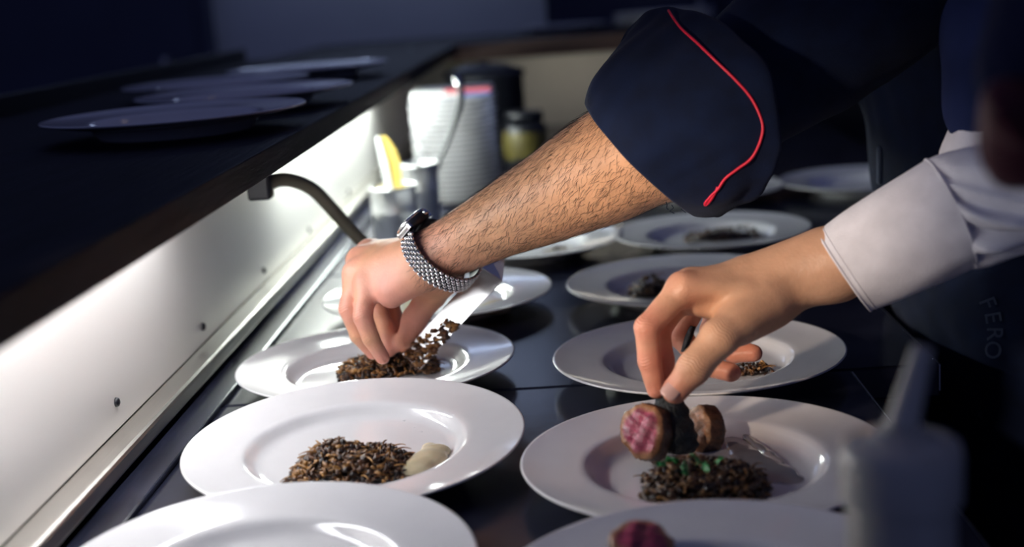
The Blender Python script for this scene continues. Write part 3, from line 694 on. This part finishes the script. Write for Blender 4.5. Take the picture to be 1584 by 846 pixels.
# apron wrap on the jacket front with pale lettering
bmj = bmesh.new(); bmj.from_mesh(jk.data); bvj = BVHTree.FromBMesh(bmj)
def onjacket(px, py, off=.004):
    d = ray(px, py).normalized(); h = bvj.ray_cast(CAM, d)
    return (h[0]-d*off) if h[0] else at(px, py, 1.35)
def lettering(name, chars, fwd=True):
    for ch, px, py, ang, size in chars:
        cu = bpy.data.curves.new('letter', 'FONT'); cu.body = ch; cu.size = size; cu.extrude = .0003; cu.align_x = 'CENTER'; cu.align_y = 'CENTER'
        tmp = bpy.data.objects.new('tmp', cu); COL.objects.link(tmp); dg = bpy.context.evaluated_depsgraph_get(); me = bpy.data.meshes.new_from_object(tmp.evaluated_get(dg)); bpy.data.objects.remove(tmp)
        a = math.radians(ang); xx = _r*math.cos(a)+_u*math.sin(a); yy = -_r*math.sin(a)+_u*math.cos(a); zz = xx.cross(yy)
        me.transform(Matrix.Translation(onjacket(px, py, .011)) @ Matrix((xx, yy, zz)).transposed().to_4x4())
        o = link(name, me, 'print', None, False); keep(o, e1); o['label'] = 'pale printed letter %s on the dark cloth' % ch
lettering('printed_letter', [('F', 1527, 469, -68, .024), ('E', 1535, 491, -80, .024), ('R', 1538, 516, -90, .024), ('O', 1535, 541, -102, .024)])
# woven label strip on the chest
ls = [onjacket(1361, y, .003) for y in range(228, 288, 6)]
st = tube('woven_label', ls, .0035, 'print', None, 6); keep(st, e1)
bmj.free()

# ---------------- person with the white cuff (right hand dressing the meat)
e2 = empty('person', (.66, .86, -.9), 'person with a white shirt cuff whose bare hand pinches a black leaf over the meat', 'person')
dD = .085
def K(px, py, D): return J(px, py, D+dD)
W2 = K(1222, 434, 1.05); E2 = J(1568, 312, 1.03)
ix2 = ([K(1056, 446, 1.035), K(1001, 506, 1.022), K(1005, 558, 1.026), K(1015, 602, 1.030)], [.0120, .0108, .0098, .0082])
md2 = ([K(1068, 440, 1.056), K(1018, 512, 1.052), K(1026, 556, 1.046), K(1032, 598, 1.042)], [.0122, .0108, .0098, .0082])
rg2 = ([K(1090, 444, 1.076), K(1050, 518, 1.085), K(1092, 566, 1.075), K(1130, 576, 1.066)], [.0120, .0104, .0096, .0088])
pk2 = ([K(1120, 450, 1.092), K(1098, 512, 1.105), K(1134, 548, 1.095), K(1166, 546, 1.085)], [.0110, .0094, .0086, .0078])
th2 = ([K(1182, 468, 1.032), K(1112, 522, 1.006), K(1073, 568, 1.000), K(1044, 604, 1.005)], [.0190, .0150, .0132, .0108])
palm2 = [([K(1190, 470, 1.045), K(1140, 500, 1.03)], [.022, .0185]), ([K(1190, 440, 1.06), K(1085, 455, 1.06)], [.0215, .015]), ([K(1200, 462, 1.085), K(1150, 500, 1.09)], [.018, .016]), ([K(1150, 470, 1.05), K(1080, 470, 1.045)], [.017, .010])]
fa2 = (W2-E2)/np.linalg.norm(W2-E2)
F2 = Field([W2, J(1420, 360, 1.1)]+ix2[0]+pk2[0]+th2[0]+rg2[0], .00135, .05, frame_axes(fa2))
F2.add([W2, J(1290, 412, 1.125), J(1400, 362, 1.09)], [.0275, .0285, .0300], .012, .012)
F2.add([K(1160, 420, 1.05), J(1270, 396, 1.128)], [.012, .020], .02)
hand_into(F2, W2, [ix2, md2, rg2, pk2], th2, palm2, .008)
# tendon ridge and web folds towards the thumb
F2.add([K(1150, 448, 1.028), K(1062, 444, 1.024)], [.005, .005], .012)
for px0, py0, px1, py1 in ((1076, 470, 1084, 500), (1160, 535, 1150, 512), (1172, 532, 1166, 508)):
    F2.carve([K(px0, py0, 1.005), K((px0+px1)/2, (py0+py1)/2, 1.008), K(px1, py1, 1.012)], [.001, .0012, .001], .003)
F2.displace(lambda G: .0005*wobble(G, 140, 18)+.0007*wobble(G, 60, 19, 1))
P2, Q2 = F2.mesh(2)
b2 = pyobj('body', P2, Q2, 'skin', None, True, skin_col(P2, [(j, .022) for fg in (ix2, md2, rg2, pk2) for j in (fg[0][1], fg[0][2], fg[0][3])]+[(th2[0][3], .02), (ix2[0][0], .016)], (.68, .39, .245), (.70, .24, .17), .8)); keep(b2, e2)
crease_attr(b2, [(ix2[0][i], ix2[0][i+1]-ix2[0][i-1], np.array(-_r+tocam*.5), ix2[1][i]) for i in (1, 2)]+[(th2[0][2], th2[0][3]-th2[0][1], np.array(tocam*.9+_u*.2), th2[1][2]), (th2[0][1], th2[0][2]-th2[0][0], np.array(tocam*.6+_u*.7), th2[1][1])])
tipd = th2[0][3]-th2[0][2]; tipd /= np.linalg.norm(tipd)
nn = np.array(tocam*.92-_r*.30+_u*.20); nn -= tipd*(nn@tipd); nn /= np.linalg.norm(nn)
nail('thumb_nail', th2[0][3]+nn*.0112-tipd*.0005, th2[0][2], nn, .0072, .0078, e2)
# white cuff and sleeve
def cd2(u, t): return .012*math.sin(3*t+2*u)+.008*math.sin(7*t+6*u)+.006*math.sin(13*t-4*u)*u
rg = [(J(1306, 418, 1.125), scr(-41, -60, 1.125), tc_*.038+scr(-15, 11, 1.125)),
      (J(1345, 398, 1.113), scr(-42, -68, 1.113), tc_*.041+scr(-14, 10, 1.113)),
      (J(1410, 364, 1.09), scr(-40, -77, 1.09), tc_*.044+scr(-12, 8, 1.09)),
      (J(1470, 331, 1.07), scr(-37, -83, 1.07), tc_*.047+scr(-12, 8, 1.07))]
wc = loft('shirt_cuff', rg, 'white', 10, 96, cd2, .0022, e2)
def seam(name, ring, off, m='white', rad=.0008):
    c, a, b = [np.array(q) for q in ring]; pts = [c+(a*math.cos(t)+b*math.sin(t))*(1+off) for t in np.linspace(0, 2*math.pi, 73)]; return tube(name, pts, rad, m, e2, 6, False)
for t_, nm in ((.0, 'hem'), (.10, 'stitch_line'), (.985, 'seam')):
    R = catmull([np.concatenate(q) for q in rg], 10); i = int(round(t_*(len(R)-1))); c, a, b = R[i, :3], R[i, 3:6], R[i, 6:]; u = i/(len(R)-1)
    pts = [c+(a*math.cos(t)+b*math.sin(t))*(1+cd2(u, t)) for t in np.linspace(0, 2*math.pi, 97)]; tube(nm, pts, .0013 if nm != 'stitch_line' else .0006, 'white', e2, 6, False)
def fold(u, t):
    e = min(1, u*7+.05); g = lambda c, w_: math.exp(-((t-c)/w_)**2)
    return e*(-.20*g(1.05+1.5*u, .17)+.10*g(1.35+1.3*u, .15)-.24*g(1.72+1.1*u, .18)+.10*g(2.05+.8*u, .15)-.20*g(2.42+.5*u, .16)-.12*g(.55+1.6*u, .2))+.02*math.sin(6*t+4*u)
rs_ = [(J(1466, 333, 1.071), scr(-36, -84, 1.071), tc_*.046+scr(-10, 8, 1.07)),
       (J(1490, 326, 1.06), scr(-36, -86, 1.06), tc_*.052+scr(-8, 8, 1.06)),
       (J(1535, 312, 1.045), scr(-32, -84, 1.045), tc_*.056+scr(-4, 8, 1.045)),
       (J(1590, 300, 1.03), scr(-20, -82, 1.03), tc_*.058+scr(4, 8, 1.03)),
       (J(1650, 285, 1.03), scr(-4, -70, 1.03), tc_*.05+scr(4, 8, 1.03))]
loft('sleeve', rs_, 'white', 8, 96, fold, .002, e2, True)
ru = [(J(1560, 300, 1.085), scr(-96, 0, 1.085), np.array(tocam)*.05+scr(0, 12, 1.085)),
      (J(1556, 245, 1.09), scr(-94, 6, 1.09), np.array(tocam)*.052+scr(0, 12, 1.09)),
      (J(1560, 200, 1.09), scr(-86, 8, 1.09), np.array(tocam)*.052+scr(0, 12, 1.09)),
      (J(1575, 150, 1.09), scr(-88, 4, 1.09), np.array(tocam)*.052+scr(0, 10, 1.09))]
loft('upper_sleeve', ru, 'white', 8, 72, lambda u, t: .05*math.sin(3*t+5*u)*math.sin(math.pi*u)+.03*math.sin(7*t+9*u), .002, e2)
# dark vest over the shirt
Fv = Field([(.38, .55, -.45), (.95, 1.15, .62), tuple(at(1575, 170, 1.09))], .008, .12)
Fv.add([(.72, .86, -.40), (.70, .86, .05), (.66, .86, .38)], [.16, .155, .16], .05, .05, ((0, 1, 0), 1.3))
SH2 = Vector((.56, 1.06, .47)); Fv.add([(.66, .86, .44), SH2], [.10, .085], .05); Fv.add([(.66, .86, .44), (.64, .64, .47)], [.10, .085], .05); Fv.add([(.66, .86, .45), (.64, .86, .60)], [.08, .065], .04)
Fv.add([SH2, tuple(at(1592, 50, 1.10)), tuple(at(1570, 158, 1.09))], [.085, .070, .058], .04)
Fv.displace(lambda G: .003*wobble(G, 30, 41))
v, q = Fv.mesh(2); keep(pyobj('vest', v, q, 'apron'), e2)
Ft = Field([(.55, .66, -.92), (.9, 1.06, -.35)], .009, .12)
for y in (.76, .96): Ft.add([(.72, y, -.40), (.73, y, -.62), (.73, y, -.89)], [.115, .09, .075], .03)
Ft.displace(lambda G: np.maximum(-.898-G[..., 2], 0)*3)
v, q = Ft.mesh(2); keep(pyobj('trousers', v, q, 'fabric3'), e2)

# ---------------- blurred hand in the foreground at the right edge
hb_ = at(1560, 200, .62)
e3 = empty('person', (.5, .30, -.9), 'dim blurred bare hand and dark sleeve close to the camera at the right edge', 'person')
W3 = J(1612, 150, .62)
fs3 = [([J(1582, 168+16*k, .605+.006*k), J(1555, 178+20*k, .60+.006*k), J(1562, 205+19*k, .61+.006*k), J(1582, 214+17*k, .62+.006*k)], [.0095, .0085, .008, .007]) for k in range(4)]
th3 = ([J(1610, 190, .60), J(1584, 180, .585), J(1564, 165, .582), J(1552, 150, .585)], [.014, .0115, .0105, .0085])
F3 = Field([W3, J(1662, 60, .62)]+[j for f_ in fs3 for j in f_[0]]+th3[0], .0022, .05)
F3.add([W3, J(1672, 40, .62)], [.025, .03], .01)
hand_into(F3, W3, fs3, th3, [([W3, J(1600, 225, .615)], [.02, .02])])
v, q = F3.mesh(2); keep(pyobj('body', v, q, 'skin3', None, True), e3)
F3 = Field([J(1642, 100, .62), (.42, .42, .5), (.62, .25, .3)], .007, .1)
F3.add([J(1637, 105, .62), J(1712, -60, .60), (.42, .36, .44)], [.038, .045, .06], .02); F3.add([(.42, .36, .44), (.56, .30, .42)], [.08, .10], .04)
F3.add([(.56, .28, .42), (.58, .26, -.3)], [.13, .15], .05)
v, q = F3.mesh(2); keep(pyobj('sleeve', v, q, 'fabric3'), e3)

# ================================================================== WRISTWATCH
wt = empty('wristwatch', at(686, 395, 1.35), 'steel wristwatch with bead-link bracelet on the hairy wrist', 'watch')
WC = J(684, 393, 1.352); wa = scr(44, 41, 1.35); wb = tc_*.034+scr(-24, 22, 1.35); wn = np.cross(wa, wb); wn /= np.linalg.norm(wn)
def wp(t, s=1.0): return WC+(wa*math.cos(t)+wb*math.sin(t))*s
lb = bmesh.new(); bmesh.ops.create_cube(lb, size=1); bmesh.ops.bevel(lb, geom=lb.edges[:], offset=.22, segments=2, affect='EDGES')
lv = np.array([tuple(p.co) for p in lb.verts]); lf = [[q.index for q in p.verts] for p in lb.faces]; lb.free()
V = []; Fq = []
rows = 33; ts = np.linspace(-2.35, 2.62, 400); seg = [np.linalg.norm(wp(a)-wp(b)) for a, b in zip(ts[1:], ts[:-1])]; cum = np.concatenate([[0], np.cumsum(seg)]); pitch = cum[-1]/rows
for i in range(rows):
    for j in range(6):
        s0 = (i+.5+(.5 if j % 2 else 0))*pitch
        if s0 > cum[-1]: continue
        t = np.interp(s0, cum, ts); p = wp(t, 1.045); tg = wp(t+.01)-wp(t-.01); tg /= np.linalg.norm(tg); nr = np.cross(tg, wn); nr /= np.linalg.norm(nr)
        if nr@(p-WC) < 0: nr = -nr
        wdt = .0021 if j % 2 == 0 else .0024; b0 = len(V); off = (j-2.5)*.0034
        for q in lv: V.append(p+wn*(off+q[0]*.0031)+tg*(q[1]*pitch*.80)+nr*(q[2]*.0032+(.0003 if j % 2 else 0)))
        Fq += [[x+b0 for x in q] for q in lf]
br = pyobj('bracelet', V, Fq, 'chrome'); keep(br, wt); br['label'] = 'bracelet of small polished steel links'
def ringband(name, s0, s1, hw, m):
    v = []; f = []; n = 72
    for i in range(n):
        t = 2*math.pi*i/n
        for s, o_ in ((s0, -hw), (s1, -hw), (s1, hw), (s0, hw)): v.append(wp(t, s)+wn*o_)
    for i in range(n):
        j = (i+1) % n
        for k in range(4): l = (k+1) % 4; f.append((i*4+k, j*4+k, j*4+l, i*4+l))
    o = pyobj(name, v, f, m, None, False); keep(o, wt); return o
ringband('bracelet_lining', .985, 1.02, .0092, 'blacksteel')
# case on the back of the wrist
tcase = math.pi+.10; cpos = wp(tcase, 1.07); cn = wp(tcase)-WC; cn /= np.linalg.norm(cn); cx_ = np.cross(wn, cn); cx_ /= np.linalg.norm(cx_)
CM = Matrix((Vector(cx_), Vector(wn), Vector(cn))).transposed().to_4x4(); CM.translation = Vector(cpos)
def wpart(name, prof, m, seg=48):
    o = lathe(name, prof, m, seg); o.data.transform(CM); keep(o, wt); return o
wpart('case', [(0, -.005), (.0165, -.005), (.0190, -.002), (.0195, .002), (.0185, .0035), (0, .0035)], 'blacksteel')
wpart('bezel', [(.0150, .0035), (.0188, .0035), (.0185, .0055), (.0165, .0065), (.0152, .0060), (.0150, .0035)], 'chrome')
wpart('crystal', [(0, .0068), (.008, .0067), (.0152, .0060), (.0152, .0040), (0, .0040)], 'dial')
for sx in (-1, 1):
    for sy in (-1, 1):
        b_ = box('lug', (sx*.0185-.004, sy*.0085-.0018, -.0045), (sx*.0185+.004, sy*.0085+.0018, .002), 'chrome', None, .001); b_.data.transform(Matrix.Translation(b_.location)); b_.location = (0, 0, 0); b_.data.transform(CM); keep(b_, wt)
    b_ = box('end_link', (sx*.0205-.003, -.0092, -.0045), (sx*.0205+.003, .0092, .0008), 'chrome', None, .001); b_.data.transform(Matrix.Translation(b_.location)); b_.location = (0, 0, 0); b_.data.transform(CM); keep(b_, wt)
cr = lathe('crown', [(0, 0), (.003, 0), (.0032, .001), (.0032, .003), (.002, .0036), (0, .0036)], 'chrome', 16); cr.data.transform(CM @ Matrix.Translation((0, -.0192, -.0005)) @ Matrix.Rotation(math.pi/2, 4, 'X')); keep(cr, wt)

# ================================================================== SPATULA
sp = empty('offset_spatula', at(660, 545, 1.40), 'offset steel spatula with a bright blade lifting the hash', 'spatula')
b_near = [at(650, 572, 1.405), at(704, 512, 1.398), at(777, 435, 1.389)]; b_far = [at(622, 548, 1.413), at(672, 492, 1.406), at(742, 413, 1.397)]
def strip3(name, A, B, th, m):
    A = [Vector(a) for a in A]; B = [Vector(b) for b in B]; V = []; F = []
    for a, b in zip(A, B): V += [a, b]
    for i in range(len(A)-1): F.append((2*i, 2*i+1, 2*i+3, 2*i+2))
    o = pyobj(name, V, F, m, None, False); md = o.modifiers.new('t', 'SOLIDIFY'); md.thickness = th; md.offset = 0; bv = o.modifiers.new('b', 'BEVEL'); bv.width = .0003; bv.segments = 1; keep(o, sp); return o
strip3('blade', b_near, b_far, .0012, 'satin')
strip3('bent_neck', [at(777, 435, 1.389), at(780, 408, 1.415), at(776, 372, 1.50)], [at(742, 413, 1.397), at(757, 396, 1.425), at(762, 366, 1.503)], .0014, 'satin')
tube('handle', [at(769, 376, 1.495), at(770, 368, 1.512), at(774, 345, 1.53), at(784, 318, 1.545), at(800, 300, 1.56)], [.006, .009, .009, .007], 'blacksteel', sp, 12)
r_s = np.random.default_rng(77)
for k in range(1):
    Vv = []; Ff = []; Cc = []; off = 0
    for i in range(150):
        t = r_s.uniform(0, .62)**1.15; u = r_s.uniform(0, 1)**1.6; a = Vector(b_near[0]).lerp(b_near[1], min(1, t/.5)) if t < .5 else Vector(b_near[1]).lerp(b_near[2], (t-.5)*2*.35)
        b = Vector(b_far[0]).lerp(b_far[1], min(1, t/.5)) if t < .5 else Vector(b_far[1]).lerp(b_far[2], (t-.5)*2*.35)
        c = np.array(a.lerp(b, u*(1-.9*t)))+np.array(_u)*r_s.uniform(0, .005)+np.array(tocam)*r_s.uniform(0, .003)
        v, f = ICO1; v = v*(1+.28*r_s.normal(size=(len(v), 1)))*np.array([r_s.uniform(.002, .006), r_s.uniform(.0015, .0035), r_s.uniform(.001, .003)])
        R_ = np.array(Matrix.Rotation(r_s.uniform(0, 6.28), 3, 'Z') @ Matrix.Rotation(r_s.uniform(0, 3), 3, 'X')); Vv.append(v@R_.T+c); Ff.append(f+off); off += len(v); Cc.append(np.broadcast_to(PAL[[0, 1, 4, 5, 4, 2][r_s.integers(6)]], (len(v), 3)))
    o = pyobj('mushroom_hash', np.concatenate(Vv), np.concatenate(Ff), 'hash', None, True, np.concatenate(Cc)); tag(o, 'golden brown hash shreds clinging to the spatula blade', 'hash', 'heaps of brown hash on the plates')

# ================================================================== COUNTER CLUTTER
# gooseneck tube
g0 = onz(425, 285, .236)
gl = empty('gooseneck_lamp', g0, 'olive-grey gooseneck arm curving from under the shelf behind the watch hand', 'lamp')
gp = [(404, 292, 1.50), (428, 279, 1.515), (455, 280, 1.53), (485, 294, 1.55), (515, 325, 1.575), (545, 358, 1.60), (575, 388, 1.625), (603, 412, 1.65)]
tube('arm', [tuple(q) for q in catmull([tuple(at(*q)) for q in gp], 6)], .0082, 'hose', gl, 14)
a = at(404, 292, 1.50); box('clamp', (a.x-.014, a.y-.012, a.z-.012), (a.x+.012, a.y+.012, .244), 'blacksteel', gl, .003)
h = lathe('lamp_head', [(0, .03), (.008, .03), (.012, .022), (.017, 0), (.015, 0), (.01, .018), (0, .02)], 'blacksteel', 24); h.location = at(606, 418, 1.652)-Vector((0, 0, .018)); keep(h, gl)
# utensil cups
def cup(px, pyt, D, r_, h, label):
    c = onz(px, pyt, 0); 
    o = lathe('utensil_cup', [(0, .002), (r_-.002, .002), (r_-.0015, h-.002), (r_, h), (r_+.0012, h-.001), (r_+.001, h-.006), (r_, h-.008), (r_, h*.62), (r_+.0008, h*.60), (r_, h*.58), (r_-.001, .003), (r_-.003, 0), (0, 0)], 'satin', 40); o.location = (c.x, c.y, 0)
    return tag(o, label, 'cup', 'steel utensil cups'), Vector((c.x, c.y, 0))
c1, p1 = cup(616, 384, 2.2, .038, .105, 'steel utensil cup with a white and yellow spatula in it')
c2, p2 = cup(655, 350, 2.4, .034, .115, 'dark-shaded steel cup behind it with a thin black ladle handle')
us = empty('scraper', p1+Vector((0, 0, .01)), 'white and yellow scraper leaning in the front steel cup', 'scraper')
def slab(name, pts_px, D, th, m, par):
    P = [at(px, py, D) for px, py in pts_px]; n = len(P); V = [p-_f*th/2 for p in P]+[p+_f*th/2 for p in P]
    F = [tuple(range(n)), tuple(range(2*n-1, n-1, -1))]+[(i, n+i, n+(i+1) % n, (i+1) % n) for i in range(n)]
    o = pyobj(name, V, F, m, None, False); bm = bmesh.new(); bm.from_mesh(o.data); bmesh.ops.recalc_face_normals(bm, faces=bm.faces); bm.to_mesh(o.data); bm.free(); keep(o, par); return o
Dp = (p1-CAM).dot(_f)
slab('blade', [(585, 211), (597, 211), (609, 226), (619, 250), (623, 300), (618, 330), (610, 330), (608, 290)], Dp, .006, 'yellow', us)
slab('handle', [(581, 212), (586, 211), (598, 248), (609, 300), (611, 332), (604, 332), (596, 290), (588, 250)], Dp-.006, .008, 'whiteplastic', us)
ld = empty('ladle', p2+Vector((0, 0, .01)), 'thin black-handled ladle standing in the rear steel cup', 'ladle')
Dl_ = (p2-CAM).dot(_f)
tube('handle', [tuple(q) for q in catmull([tuple(at(*q)) for q in ((668, 320, Dl_), (676, 262, Dl_), (690, 225, Dl_), (704, 190, Dl_+.01), (713, 158, Dl_+.02), (712, 118, Dl_+.03))], 6)], [.004, .0035, .004, .0045, .006, .007], 'blacksteel', ld, 10)
tube('end_ferrule', [at(706, 118, Dl_+.015), at(708, 126, Dl_+.013), at(711, 138, Dl_+.01)], .006, 'chrome', ld, 12)
# stack of white side plates
sc = onz(708, 322, 0); sc.y += .09
st0 = None
for k in range(21):
    if st0 is None: st0 = lathe('side_plate', [(0, .004), (.055, .0042), (.066, .006), (.080, .0108), (.0855, .0128), (.0868, .0120), (.082, .0095), (.068, .0035), (.056, .0005), (.05, 0), (0, .001)], 'china', 56); o = st0
    else: o = st0.copy(); COL.objects.link(o)
    o.location = (sc.x+.0012*math.sin(k*2.3), sc.y+.001*math.cos(k*1.9), k*.0098); tag(o, 'white side plate in the tall stack at the far end of the counter', 'plate', 'tall stack of white side plates')
zt = 20*.0098+.0135
pk = empty('printed_packet', (sc.x, sc.y, zt), 'white packet with red and blue print on top of the plate stack', 'packet')
box('pack', (sc.x-.075, sc.y-.06, zt), (sc.x+.078, sc.y+.06, zt+.016), 'whiteplastic', pk, .003)
box('red_band', (sc.x-.01, sc.y-.0612, zt+.008), (sc.x+.0785, sc.y-.02, zt+.0168), 'paperred', pk, .0005)
box('blue_band', (sc.x+.02, sc.y-.0614, zt+.001), (sc.x+.0788, sc.y-.03, zt+.0078), 'paperblue', pk, .0005)
# dark pot, black box, labelled jar
pc = at(752, 128, 3.12); po = empty('black_pot', (pc.x-.005, 3.16, 0), 'black pot standing behind the stack of side plates', 'pot')
o = lathe('pot_body', [(0, .0), (.085, 0), (.092, .006), (.092, .205), (.098, .212), (.098, .216), (.09, .214), (.088, .01), (0, .01)], 'blacksteel', 44); o.location = (pc.x-.005, 3.16, 0); keep(o, po)
o = lathe('lid', [(.098, .216), (.095, .222), (.05, .236), (.012, .239), (.012, .244), (.0, .244)], 'blacksteel', 44); o.location = (pc.x-.005, 3.16, 0); keep(o, po)
jc = onz(816, 262, 0); ja = empty('label_jar', (jc.x, jc.y, 0), 'dark jar with a dull yellow label by the forearm', 'jar')
o = lathe('glass', [(0, 0), (.046, 0), (.05, .006), (.05, .10), (.04, .112), (0, .112)], 'blacksteel', 36); o.location = (jc.x, jc.y, 0); keep(o, ja)
o = lathe('lid', [(0, .135), (.04, .135), (.044, .131), (.044, .112), (0, .112)], 'blacksteel', 36); o.location = (jc.x, jc.y, 0); keep(o, ja)
o = lathe('paper_label', [(.0504, .03), (.0508, .031), (.0508, .088), (.0504, .089)], 'ylabel', 36); o.location = (jc.x, jc.y, 0); keep(o, ja)
for k, (px, py) in enumerate(((706, 104), (736, 106))):
    q = ony(px, py, 3.85); o = lathe('cream_tub', [(0, 0), (.032, 0), (.040, .235), (.043, .238), (.043, .246), (.03, .250), (0, .250)], 'cream', 32); o.location = (q.x, 3.85, 0); o.scale = (.6, .6, .84)
    tag(o, ['pale cream tub left under the far shelf', 'pale cream tub right under the far shelf'][k], 'tub', 'cream tubs under the far shelf')
# squeeze bottle in the foreground
bc = at(1392, 690, .64); sb = empty('squeeze_bottle', (bc.x, bc.y, 0), 'blurred squeeze bottle with pointed nozzle in the front right corner', 'bottle')
zb = bc.z
o = lathe('bottle_body', [(0, 0), (.024, 0), (.0265, .004), (.0265, zb-.03), (.026, zb-.024), (0, zb-.024)], 'squeeze', 48); o.location = (bc.x, bc.y, 0); keep(o, sb)
o = lathe('cap', [(.0292, zb-.026), (.0296, zb-.004), (.028, zb+.002), (.022, zb+.004), (.013, zb+.0055), (.0115, zb+.009), (0, zb+.009)], 'squeeze', 48); o.location = (bc.x, bc.y, 0); keep(o, sb)
n0 = Vector((bc.x, bc.y, zb+.006)); n1 = at(1428, 536, .64)
tube('nozzle', [n0.lerp(n1, t) for t in np.linspace(0, 1, 8)], [.0088, .0075, .0066, .0058, .0052], 'squeeze', sb, 20)
